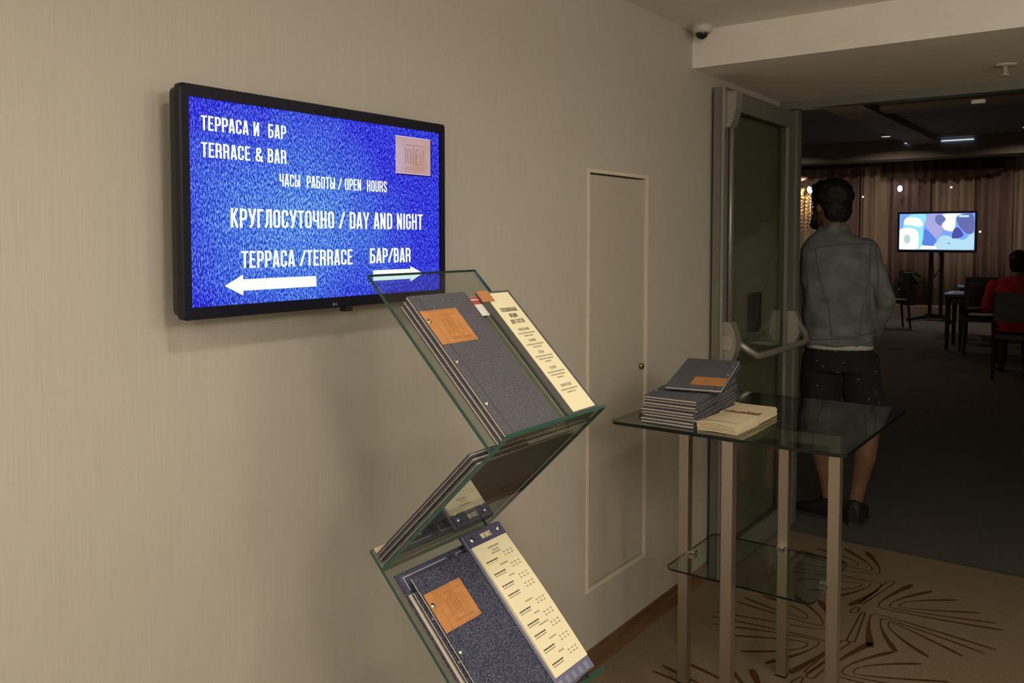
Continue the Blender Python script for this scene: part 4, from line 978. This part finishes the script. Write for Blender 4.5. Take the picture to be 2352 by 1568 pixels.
# crystal chandelier
chp = CAM + ray(1838, 445) * 10.0
ch = empty('chandelier', (chp.x, chp.y, chp.z), 'lit crystal chandelier with candle bulbs glimpsed beside the door edge', 'chandelier')
MB().tube([(chp.x, chp.y, DZC), (chp.x, chp.y, chp.z + 0.05)], 0.012, 8).build('rod', M['darkwood'], ch)
MB().ell((chp.x, chp.y, chp.z + 0.20), (0.085, 0.085, 0.05), 12, 8).build('canopy', M['darkwood'], ch, True)
MB().lathe((chp.x, chp.y, chp.z), [(0.02, 0.1), (0.05, 0.06), (0.03, 0.0), (0.06, -0.04), (0.02, -0.08)], 14).build('body', M['brass'], ch, True)
for i in range(8):
    a = 2 * math.pi * i / 8 + 0.2; c_ = Vector((math.cos(a), math.sin(a), 0))
    P0 = Vector((chp.x, chp.y, chp.z - 0.02)); e_ = P0 + c_ * 0.15 + Vector((0, 0, 0.02))
    MB().tube([P0, P0 + c_ * 0.08 + Vector((0, 0, -0.05)), e_], 0.008, 6).build('arm', M['brass'], ch, True)
    MB().ell(e_ + Vector((0, 0, 0.045)), (0.018, 0.018, 0.034), 10, 8).build('bulb', M['bulb'], ch, True)
    for j in range(3):
        b_ = a + j * 0.26; mb = MB(); base = Vector((chp.x, chp.y, chp.z - 0.02)) + Vector((math.cos(b_), math.sin(b_), 0)) * (0.15 - 0.035 * j)
        for k in range(9): mb.ell(base - Vector((0, 0, 0.03 + k * (0.036 + 0.006 * j))), (0.011, 0.011, 0.015), 6, 4)
        tag(mb.build('crystal_strand', M['crystal'], ch), kind='stuff')
pl_ = bpy.data.lights.new('chandelier_glow', 'POINT'); pl_.energy = 22.0; pl_.color = (1.0, 0.62, 0.34); pl_.shadow_soft_size = 0.14
po = bpy.data.objects.new('chandelier_glow', pl_); COL.objects.link(po); po.location = (chp.x, chp.y, chp.z + 0.02)
# bulb reflection at the curtain, built as an added glowing globe and cord
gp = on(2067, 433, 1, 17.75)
gb = empty('reflection_globe', (gp.x, 17.75, gp.z), 'bright bulb reflection at the curtain, added as a glowing globe', 'lamp')
MB().ell((gp.x, 17.75, gp.z), (0.045, 0.045, 0.06), 12, 8).build('globe', emis('reflection_glow', (1.0, 0.86, 0.72), 9.0), gb, True)
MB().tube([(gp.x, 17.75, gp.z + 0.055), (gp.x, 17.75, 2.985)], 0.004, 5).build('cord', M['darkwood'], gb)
for u, v, lb in ((2185, 430, 'added glint at the curtain right of the bulb reflection'), (2251, 532, 'added glint right of the standing screen'), (1982, 452, 'tiny round light beside the man\'s head')):  # glints and lights through the sheer curtain, added as glowing beads on made-up wires
    g_ = on(u, v, 1, 17.9); g = empty('added_glint', (g_.x, 17.9, g_.z), lb, 'light', 'added glints at the curtain')
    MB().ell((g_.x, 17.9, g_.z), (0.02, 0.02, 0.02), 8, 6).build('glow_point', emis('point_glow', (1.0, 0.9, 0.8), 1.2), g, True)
    MB().tube([(g_.x, 17.9, g_.z + 0.018), (g_.x, 17.9, 2.985)], 0.002, 4).build('added_wire', M['darkwood'], g)

# dining furniture
def chair(loc, rz, label, mat=None):
    m = mat or M['darkwood']
    r = empty('dining_chair', (0, 0, 0), label, 'chair', 'dark dining chairs', Matrix.Identity(4))
    MB().bevbox((-0.21, -0.21, 0.43), (0.21, 0.21, 0.48), 0.03, 2).build('seat', m, r, local=True)
    for sx in (-1, 1):
        MB().tube([(sx * 0.185, 0.185, 0.43), (sx * 0.195, 0.20, 0.0)], [0.022, 0.016], 8).build('leg', m, r, local=True)
        MB().tube([(sx * 0.185, -0.19, 0.43), (sx * 0.195, -0.23, 0.0)], [0.022, 0.016], 8).build('leg', m, r, local=True)
        MB().tube([(sx * 0.185, -0.19, 0.46), (sx * 0.185, -0.22, 0.92)], 0.018, 8).build('back_post', m, r, local=True)
    MB().box((-0.19, -0.235, 0.62), (0.19, -0.205, 0.92)).build('backrest', m, r, local=True)
    r.matrix_world = Matrix.Translation(loc) @ Matrix.Rotation(rz, 4, 'Z')
    return r
def dtable(loc, rz, wx, wy_, label, top):
    r = empty('dining_table', (0, 0, 0), label, 'table', 'dining tables', Matrix.Identity(4))
    MB().bevbox((-wx / 2, -wy_ / 2, 0.715), (wx / 2, wy_ / 2, 0.75), 0.02, 2).build('table_top', top, r, local=True)
    MB().box((-wx / 2 + 0.06, -wy_ / 2 + 0.06, 0.63), (wx / 2 - 0.06, wy_ / 2 - 0.06, 0.715)).build('apron', M['darkwood'], r, local=True)
    for sx in (-1, 1):
        for sy in (-1, 1): MB().tube([(sx * (wx / 2 - 0.06), sy * (wy_ / 2 - 0.06), 0.715), (sx * (wx / 2 - 0.05), sy * (wy_ / 2 - 0.05), 0.0)], [0.035, 0.022], 8).build('leg', M['darkwood'], r, local=True)
    r.matrix_world = Matrix.Translation(loc) @ Matrix.Rotation(rz, 4, 'Z')
    return r
tl = on(2171, 806, 2, 0)
vdir = Vector((tl.x - CAM.x, tl.y - CAM.y, 0)).normalized(); vr = Vector((vdir.y, -vdir.x, 0))
rzv = math.atan2(vr.y, vr.x)
M['tabletop'] = plain('table_top_wood', (0.05, 0.035, 0.028), 0.35)
tc_ = tl + vr * 0.55 + vdir * 0.42
dtable((tc_.x, tc_.y, 0), rzv - 0.12, 1.1, 0.8, 'dark dining table laid with white paper in front of the man in red', M['tabletop'])
t2 = tl + vr * 0.75 + vdir * 2.3
dtable((t2.x, t2.y, 0), rzv, 1.2, 0.8, 'dark dining table farther back beneath the standing screen', M['tabletop'])
def on_table(c, name, label, mesh_cb, cat): pass
def tpt(dx, dy): v = tc_ + vr * dx + vdir * dy; return Vector((v.x, v.y, 0.751))
np_ = [(-0.32, -0.12, 0.3, 'white paper place sheet on the near left of the laid table'), (0.08, -0.05, 0.34, 'white paper place sheet near the middle of the laid table')]
for dx, dy, ww, lb in np_:
    p = tpt(dx, dy); mb = MB().frame_box(p, vr, vdir, Vector((0, 0, 1)), (-ww / 2, -0.12, 0), (ww / 2, 0.12, 0.002)); tag(mb.build('place_sheet', M['cloth']), lb, 'paper', 'paper place sheets')
p = tpt(-0.02, 0.16); cdy = empty('oil_bottle', p, 'small dark bottle standing on the laid dining table', 'bottle')
MB().lathe(p, [(0.035, 0), (0.036, 0.09), (0.014, 0.12), (0.013, 0.16)], 14).build('body', M['smoke'], cdy, True); MB().lathe(p + Vector((0, 0, 0.16)), [(0.016, 0), (0.015, 0.02)], 12).build('cap', M['black'], cdy, True)
v2 = t2 + vr * -0.35; p = Vector((v2.x, v2.y, 0.751)); vz = empty('round_vase', p, 'small dark round vase on the farther dining table', 'vase')
MB().lathe(p, [(0.04, 0), (0.07, 0.05), (0.075, 0.09), (0.05, 0.14), (0.055, 0.15)], 16).build('bowl', M['smoke'], vz, True)
v3 = t2 + vr * 0.05; p = Vector((v3.x, v3.y, 0.751)); tag(MB().frame_box(p, vr, vdir, Vector((0, 0, 1)), (-0.22, -0.1, 0), (0.22, 0.1, 0.012)).build('napkin', M['cloth']), 'folded white cloth on the farther dining table', 'cloth')
c1 = tl + vr * 0.38 + vdir * -0.12
chair((c1.x, c1.y, 0), rzv + 0.1, 'dark dining chair with its back to us at the laid table')
c2 = tl + vr * 0.45 + vdir * 1.35
chair((c2.x, c2.y, 0), rzv + math.pi, 'dark dining chair on the far side of the laid table')
c3 = on(2034, 752, 2, 0)
chair((c3.x + 0.1, c3.y, 0), rzv + 1.9, 'dark dining chair half hidden by the man\'s sleeve')

# ------------------------------------------------------------------ people
def remesh(mb, voxel, smooth=6, name='body', noise_amp=0.0, noise_scale=8.0):
    me = mb.mesh(name)
    bm = bmesh.new(); bm.from_mesh(me); bmesh.ops.recalc_face_normals(bm, faces=bm.faces); bm.to_mesh(me); bm.free()
    o = bpy.data.objects.new('tmp', me); COL.objects.link(o)
    r = o.modifiers.new('r', 'REMESH'); r.mode = 'VOXEL'; r.voxel_size = voxel
    s_ = o.modifiers.new('s', 'SMOOTH'); s_.iterations = smooth; s_.factor = 0.5
    dg = bpy.context.evaluated_depsgraph_get(); dg.update()
    m2 = bpy.data.meshes.new_from_object(o.evaluated_get(dg))
    bpy.data.objects.remove(o); m2.name = name
    if noise_amp:
        nv = [v.normal.copy() for v in m2.vertices]
        for v, nn in zip(m2.vertices, nv):
            c = v.co
            v.co = c + nn * noise_amp * (noise.noise(Vector((c.x * noise_scale, c.y * noise_scale, c.z * noise_scale * 1.4))) + 0.5 * noise.noise(c * noise_scale * 2.3))
    m2.polygons.foreach_set('use_smooth', [True] * len(m2.polygons))
    return m2
def meshobj(name, me, m, parent):
    me.materials.clear(); me.materials.append(m)
    return link(name, me, parent)
def limb(mb, pts, rs, n=14):
    """tapered limb through joints with rounded ends"""
    mb.tube(pts, rs, n)
    for p, r in zip(pts, rs): mb.ell(p, (r, r, r), 12, 8)
    return mb
def oval(mb, rows, n=24):
    """rows: (cx, cy, z, half width, half depth)"""
    R = []
    for cx, cy, z, a, b in rows:
        R.append([(cx + a * math.copysign(abs(math.cos(t)) ** 0.85, math.cos(t)), cy + b * math.copysign(abs(math.sin(t)) ** 0.85, math.sin(t)), z) for t in [2 * math.pi * k / n for k in range(n)]])
    return mb.loft(R)
def hand(mb, c, d, side, curl, palm_n):
    """palm and five fingers; d points along the fingers, palm_n out of the palm, side towards the thumb"""
    d = Vector(d).normalized(); pn = Vector(palm_n).normalized(); sd = Vector(side).normalized(); c = Vector(c)
    rot = Matrix((sd, pn, d)).transposed()
    mb.ell(c + d * 0.045, (0.042, 0.017, 0.052), 14, 10, rot)
    for i, (o_, L) in enumerate(((0.031, 0.070), (0.011, 0.080), (-0.010, 0.075), (-0.030, 0.058))):
        a = c + sd * o_ + d * 0.085; b = a + (d * math.cos(curl) + pn * math.sin(curl)) * L * 0.45
        e = b + (d * math.cos(curl * 2) + pn * math.sin(curl * 2)) * L * 0.3; g = e + (d * math.cos(curl * 2.8) + pn * math.sin(curl * 2.8)) * L * 0.25
        mb.tube([a - d * 0.03, a, b, e, g], [0.0095, 0.0095, 0.009, 0.008, 0.006], 8)
    t0 = c + sd * 0.036 + d * 0.02
    mb.tube([t0 - sd * 0.02, t0, t0 + sd * 0.020 + d * 0.03 + pn * 0.012, t0 + sd * 0.022 + d * 0.058 + pn * 0.020], [0.013, 0.012, 0.0105, 0.008], 8)
def head(mb, c, yaw, tilt=0.0, sc=1.0):
    """skull, jaw, nose, ears; face looks along local +y turned by yaw"""
    R = Matrix.Rotation(yaw, 3, 'Z') @ Matrix.Rotation(tilt, 3, 'X'); c = Vector(c)
    T = lambda x, y, z: c + R @ (Vector((x, y, z)) * sc)
    mb.ell(T(0, -0.010, 0.030), (0.076 * sc, 0.096 * sc, 0.088 * sc), 20, 14, R)
    mb.ell(T(0, 0.030, -0.040), (0.060 * sc, 0.066 * sc, 0.078 * sc), 18, 12, R)
    mb.ell(T(0, 0.068, -0.094), (0.030 * sc, 0.026 * sc, 0.022 * sc), 12, 8, R)
    mb.tube([T(0, 0.086, 0.015), T(0, 0.108, -0.022), T(0, 0.104, -0.034)], [0.009 * sc, 0.015 * sc, 0.013 * sc], 8)
    mb.ell(T(0, 0.082, 0.026), (0.050 * sc, 0.014 * sc, 0.012 * sc), 12, 6, R)
    mb.ell(T(0, 0.090, -0.062), (0.024 * sc, 0.010 * sc, 0.008 * sc), 10, 6, R)
    for s_ in (-1, 1): mb.ell(T(s_ * 0.079, -0.004, -0.012), (0.010 * sc, 0.022 * sc, 0.034 * sc), 10, 8, R)
    return T, R
def hair_cap(mb, c, yaw, sc=1.0, beard=True, tilt=0.0):
    R = Matrix.Rotation(yaw, 3, 'Z') @ Matrix.Rotation(tilt, 3, 'X'); c = Vector(c)
    T = lambda x, y, z: c + R @ (Vector((x, y, z)) * sc)
    mb.ell(T(0, -0.022, 0.046), (0.100 * sc, 0.112 * sc, 0.098 * sc), 22, 14, R)
    mb.ell(T(0, 0.040, 0.092), (0.066 * sc, 0.062 * sc, 0.042 * sc), 16, 10, R)
    mb.ell(T(0, -0.060, -0.020), (0.084 * sc, 0.056 * sc, 0.085 * sc), 16, 10, R)
    for s_ in (-1, 1): mb.ell(T(s_ * 0.072, 0.020, 0.012), (0.012 * sc, 0.020 * sc, 0.040 * sc), 10, 8, R)
    return T

# --- man in the doorway, seen from behind; local frame: x to our right, y away from us, z up
def eyes(T, parent, off):
    for s_ in (-1, 1):
        e_ = MB().ell(T(s_ * 0.030, 0.082, 0.004), (0.012, 0.009, 0.009), 10, 8).build('eye', M['cloth'], parent, True, local=True)
        MB().ell(T(s_ * 0.030, 0.090, 0.004), (0.005, 0.004, 0.005), 8, 6).build('iris', M['black'], e_, True, local=True)
mb0 = on(1918, 1197, 2, 0); MBASE = Vector((mb0.x, mb0.y + 0.02, 0))
vd = Vector((MBASE.x - CAM.x, MBASE.y - CAM.y, 0)).normalized(); myaw = math.atan2(vd.y, vd.x) - math.pi / 2
man = empty('person', MBASE, 'man seen from behind in pale denim jacket and black patterned shorts, standing in the doorway', 'person', mat=Matrix.Translation(MBASE) @ Matrix.Rotation(myaw, 4, 'Z'))
man['label'] = 'man seen from behind in pale denim jacket and black shorts in the doorway'
mdep = (MBASE - CAM).dot(FW)
kx = mdep / F_PX * math.cos(math.atan((1925 - CXP) / F_PX)); kz = mdep / F_PX
def mp_(u, v, y=0.0): return Vector(((u - 1925) * kx * (1 + y / mdep), y, 1.5 - (v - 545) * kz * (1 + y / mdep)))
hc = mp_(1897, 472, 0.03); HYAW = 0.80
neck = mp_(1908, 520, 0.0)
body = MB()
Tm, Rm = head(body, hc, HYAW)
limb(body, [neck + Vector((0, 0.0, -0.06)), neck + Vector((-0.005, 0.012, 0.03)), hc + Vector((0.0, -0.005, -0.04))], [0.066, 0.060, 0.058])
oval(body, [(0.0, 0.02, 0.86, 0.15, 0.10), (0.0, 0.02, 1.0, 0.15, 0.10), (-0.01, 0.0, 1.2, 0.155, 0.10), (-0.015, -0.01, 1.38, 0.17, 0.10), (-0.02, 0.0, 1.46, 0.13, 0.075)])
# right arm bent, hand at the pocket; left arm hanging with the hand beside the push bar
shR = mp_(1988, 575, 0.0); elR = mp_(2027, 688, -0.03); haR = mp_(2000, 765, 0.10)
shL = mp_(1860, 575, 0.02); elL = mp_(1842, 690, 0.05); haL = mp_(1846, 770, 0.10)
limb(body, [shR, elR, haR], [0.052, 0.042, 0.030]); limb(body, [shL, elL, haL], [0.052, 0.042, 0.030])
hand(body, haR, (-0.55, 0.55, -0.75), (-0.3, 0.8, 0.4), 0.25, (-0.9, -0.1, 0.2))
hand(body, haL + Vector((0, 0, 0.02)), (0.05, 0.10, -1.0), (0.1, 1.0, 0.05), 0.45, (1.0, -0.1, 0.0))
hipL = Vector((-0.088, 0.03, 0.86)); hipR = Vector((0.092, 0.03, 0.86))
knL = mp_(1880, 985, 0.05); knR = mp_(1996, 985, 0.03)
anL = mp_(1910, 1150, 0.02); anR = mp_(1968, 1148, -0.01)
def leg(mb, h, k, a):
    cm = k.lerp(a, 0.32) + Vector((0, -0.018, 0))
    limb(mb, [h, h.lerp(k, 0.5), k, cm, k.lerp(a, 0.72), a], [0.088, 0.072, 0.052, 0.056, 0.041, 0.036])
leg(body, hipL, knL, anL); leg(body, hipR, knR, anR)
toeL = anL + Vector((-0.125, 0.07, 0)); toeL.z = 0.035; toeR = anR + Vector((0.03, 0.15, 0)); toeR.z = 0.035
limb(body, [anL, Vector((anL.x, anL.y, 0.06)), toeL], [0.036, 0.035, 0.03]); limb(body, [anR, Vector((anR.x, anR.y, 0.06)), toeR], [0.036, 0.035, 0.03])
meshobj('body', remesh(body, 0.0075, 5, 'body'), M['skin'], man)
eyes(Tm, man, hc)
hm = MB(); Th = hair_cap(hm, hc, HYAW)
meshobj('hair', remesh(hm, 0.008, 4, 'hair', 0.006, 40), M['hair'], man)
bd = MB()
for s_ in (-1, 1):
    bd.tube([Th(s_ * 0.071, 0.022, -0.02), Th(s_ * 0.062, 0.040, -0.070), Th(s_ * 0.040, 0.072, -0.104), Th(0, 0.090, -0.112)], [0.012, 0.018, 0.020, 0.020], 8)
meshobj('beard', remesh(bd, 0.006, 3, 'beard', 0.003, 60), M['hair'], man)
jk = MB()
hemz = mp_(1925, 788).z
oval(jk, [(-0.004, 0.02, hemz, 0.176, 0.130), (-0.004, 0.02, hemz + 0.05, 0.180, 0.134), (-0.004, 0.02, hemz + 0.058, 0.186, 0.142), (-0.012, 0.01, 1.08, 0.172, 0.136), (-0.016, 0.0, 1.22, 0.172, 0.132), (-0.020, -0.005, 1.36, 0.186, 0.128), (-0.02, 0.0, 1.44, 0.180, 0.112), (-0.03, 0.0, 1.50, 0.125, 0.085), (-0.04, 0.01, 1.535, 0.078, 0.066)])
limb(jk, [shR + Vector((-0.02, 0, 0)), shR.lerp(elR, 0.5), elR, elR.lerp(haR, 0.55), haR + (elR - haR) * 0.12], [0.070, 0.058, 0.051, 0.047, 0.044])
limb(jk, [shL + Vector((0.02, 0, 0)), shL.lerp(elL, 0.5), elL, elL.lerp(haL, 0.55), haL + (elL - haL) * 0.10], [0.074, 0.066, 0.060, 0.055, 0.048])
limb(jk, [neck + Vector((-0.055, 0.01, -0.02)), neck + Vector((0, -0.035, -0.005)), neck + Vector((0.055, 0.01, -0.02))], [0.030, 0.036, 0.030])
jme = remesh(jk, 0.0075, 4, 'denim_jacket', 0.010, 7.0)
jo = meshobj('denim_jacket', jme, M['jacket'], man)
# sewn seams laid on the jacket's back
bmj = bmesh.new(); bmj.from_mesh(jme); tree = BVHTree.FromBMesh(bmj); bmj.free()
def seam(pts, r=0.0035, name='seam'):
    P = []
    for i in range(len(pts) - 1):
        a = Vector(pts[i]); b = Vector(pts[i + 1]); n = 8
        for k in range(n + (1 if i == len(pts) - 2 else 0)):
            q = a.lerp(b, k / n); hit = tree.ray_cast(Vector((q.x, -0.6, q.z)), Vector((0, 1, 0)))
            if hit[0]: P.append(hit[0] + Vector((0, -0.0012, 0)))
    if len(P) > 2: MB().tube(P, r, 6).build(name, M['seam'], jo, True, local=True)
S2 = lambda u, v: mp_(u, v)
seam([S2(1850, 578), S2(1870, 568), S2(1925, 562), S2(1980, 558), S2(1996, 562)])
seam([S2(1868, 570), S2(1880, 640), S2(1900, 700), S2(1908, 765)]); seam([S2(1990, 562), S2(1988, 640), S2(1975, 700), S2(1968, 760)])
seam([S2(1856, 776), S2(1900, 772), S2(1960, 764), S2(2008, 752)]); seam([S2(1852, 796), S2(1900, 794), S2(1960, 786), S2(2010, 772)])
seam([S2(1848, 580), S2(1852, 640), S2(1856, 700)]); seam([S2(2000, 566), S2(2008, 620), S2(2008, 660)])
ts = MB(); oval(ts, [(0.0, 0.02, hemz - 0.022, 0.168, 0.122), (0.0, 0.02, hemz + 0.05, 0.168, 0.122)])
meshobj('tshirt_hem', remesh(ts, 0.008, 2, 'tshirt'), M['tshirt'], man)
sh_ = MB()
hemS = 0.60
oval(sh_, [(0.0, 0.02, 0.80, 0.172, 0.120), (0.0, 0.02, 0.90, 0.168, 0.118), (0.0, 0.02, 0.95, 0.160, 0.114)])
for h_, k_ in ((hipL, knL), (hipR, knR)):
    e_ = h_.lerp(k_, (h_.z - hemS) / (h_.z - k_.z)); limb_pts = [h_ + Vector((0, 0, 0.02)), h_.lerp(e_, 0.5), e_]
    sh_.tube(limb_pts, [0.100, 0.102, 0.098], 18)
meshobj('shorts', remesh(sh_, 0.009, 4, 'shorts', 0.005, 9), M['shorts'], man)
def shoe(a, toe, name='shoe'):
    d = Vector((toe.x - a.x, toe.y - a.y, 0)).normalized(); n = Vector((-d.y, d.x, 0)); R = Matrix((d, n, Vector((0, 0, 1)))).transposed()
    c = Vector((a.x, a.y, 0)); mb = MB()
    rows = []
    for t, hwid, ht in ((-0.066, 0.028, 0.105), (-0.045, 0.043, 0.128), (0.0, 0.049, 0.130), (0.045, 0.048, 0.112), (0.10, 0.049, 0.082), (0.155, 0.045, 0.066), (0.19, 0.028, 0.046)):
        ring = []
        for k in range(14):
            an = 2 * math.pi * k / 14; ring.append(c + d * t + n * hwid * math.cos(an) + Vector((0, 0, 0.004 + ht / 2 + (ht / 2) * math.copysign(abs(math.sin(an)) ** 0.7, math.sin(an)))))
        rows.append(ring)
    mb.loft(rows)
    s_ = meshobj(name, remesh(mb, 0.006, 2, name), M['shoe'], man)
    so = MB(); prof = []
    for t, hwid in ((-0.066, 0.022), (-0.04, 0.040), (0.05, 0.047), (0.12, 0.051), (0.175, 0.042), (0.198, 0.018)): prof.append((t, hwid))
    up = [c + d * t + n * h_ for t, h_ in prof] + [c + d * t - n * h_ for t, h_ in reversed(prof)]
    so.loft([[p + Vector((0, 0, 0.0)) for p in up], [p + Vector((0, 0, 0.020)) for p in up]]); so.build('sole', plain('dark_sole', (0.03, 0.028, 0.026), 0.7), s_, local=True)
    lc = MB()
    for i in range(4): b_ = c + d * (0.045 + 0.018 * i) + Vector((0, 0, 0.112 - 0.012 * i)); lc.tube([b_ - n * 0.02, b_ + Vector((0, 0, 0.004)), b_ + n * 0.02], 0.003, 5)
    tag(lc.build('laces', M['shoe'], s_, local=True), kind='stuff')
shoe(anL, toeL); shoe(anR, toeR)

# --- man in red seated at the laid table, back to us
RB = on(2328, 868, 2, 0); RB = CAM + (RB - CAM) * 1.0; RB = Vector((RB.x, RB.y, 0))
vd2 = Vector((RB.x - CAM.x, RB.y - CAM.y, 0)).normalized(); ry2 = math.atan2(vd2.y, vd2.x) - math.pi / 2
rp = empty('person', RB, 'seated man in a red shirt with short dark hair, back turned, at the dining table', 'person', mat=Matrix.Translation(RB) @ Matrix.Rotation(ry2, 4, 'Z'))
b2 = MB(); hc2 = Vector((0.03, 0.06, 1.225)); T2, R2 = head(b2, hc2, -0.35)
limb(b2, [Vector((0.0, 0.02, 1.04)), Vector((0.02, 0.04, 1.15))], [0.06, 0.056])
oval(b2, [(0, 0, 0.50, 0.17, 0.11), (0, 0, 0.75, 0.16, 0.105), (0, 0, 0.95, 0.185, 0.11), (0, 0, 1.03, 0.16, 0.09)])
for s_ in (-1, 1):
    A_ = Vector((s_ * 0.20, 0.0, 0.98)); E_ = Vector((s_ * 0.27, 0.06, 0.72)); H_ = Vector((s_ * 0.16, 0.30, 0.765))
    limb(b2, [A_, E_, H_], [0.05, 0.042, 0.03]); hand(b2, H_, (-s_ * 0.3, 0.9, -0.05), (-s_ * 1, -0.2, 0), 0.3, (0, 0, -1))
    limb(b2, [Vector((s_ * 0.10, 0.0, 0.54)), Vector((s_ * 0.13, 0.42, 0.54)), Vector((s_ * 0.13, 0.44, 0.09)), Vector((s_ * 0.14, 0.56, 0.05))], [0.085, 0.062, 0.042, 0.034])
meshobj('body', remesh(b2, 0.010, 5, 'body'), M['skin'], rp); eyes(T2, rp, hc2)
h2 = MB(); hair_cap(h2, hc2, -0.35); meshobj('hair', remesh(h2, 0.010, 4, 'hair', 0.005, 30), M['hair'], rp)
j2 = MB(); oval(j2, [(0, 0, 0.50, 0.200, 0.140), (0, 0, 0.75, 0.195, 0.130), (0, 0, 0.94, 0.215, 0.132), (0, 0, 1.03, 0.185, 0.11), (0.005, 0.01, 1.085, 0.085, 0.075)])
for s_ in (-1, 1): limb(j2, [Vector((s_ * 0.20, 0.0, 0.98)), Vector((s_ * 0.262, 0.05, 0.76))], [0.075, 0.066])
meshobj('red_shirt', remesh(j2, 0.011, 5, 'red_shirt', 0.006, 8), M['red'], rp)
t3 = MB()
for s_ in (-1, 1): limb(t3, [Vector((s_ * 0.10, -0.02, 0.56)), Vector((s_ * 0.13, 0.42, 0.55)), Vector((s_ * 0.13, 0.44, 0.13))], [0.100, 0.075, 0.062])
meshobj('trousers', remesh(t3, 0.012, 4, 'trousers'), M['shoe'], rp)
for s_ in (-1, 1): MB().ell(Vector((s_ * 0.14, 0.52, 0.045)), (0.05, 0.13, 0.045), 14, 8).build('shoe', M['shoe'], rp, True, local=True)
cr_ = chair((RB.x, RB.y, 0), ry2, 'dark dining chair carrying the seated man in red')
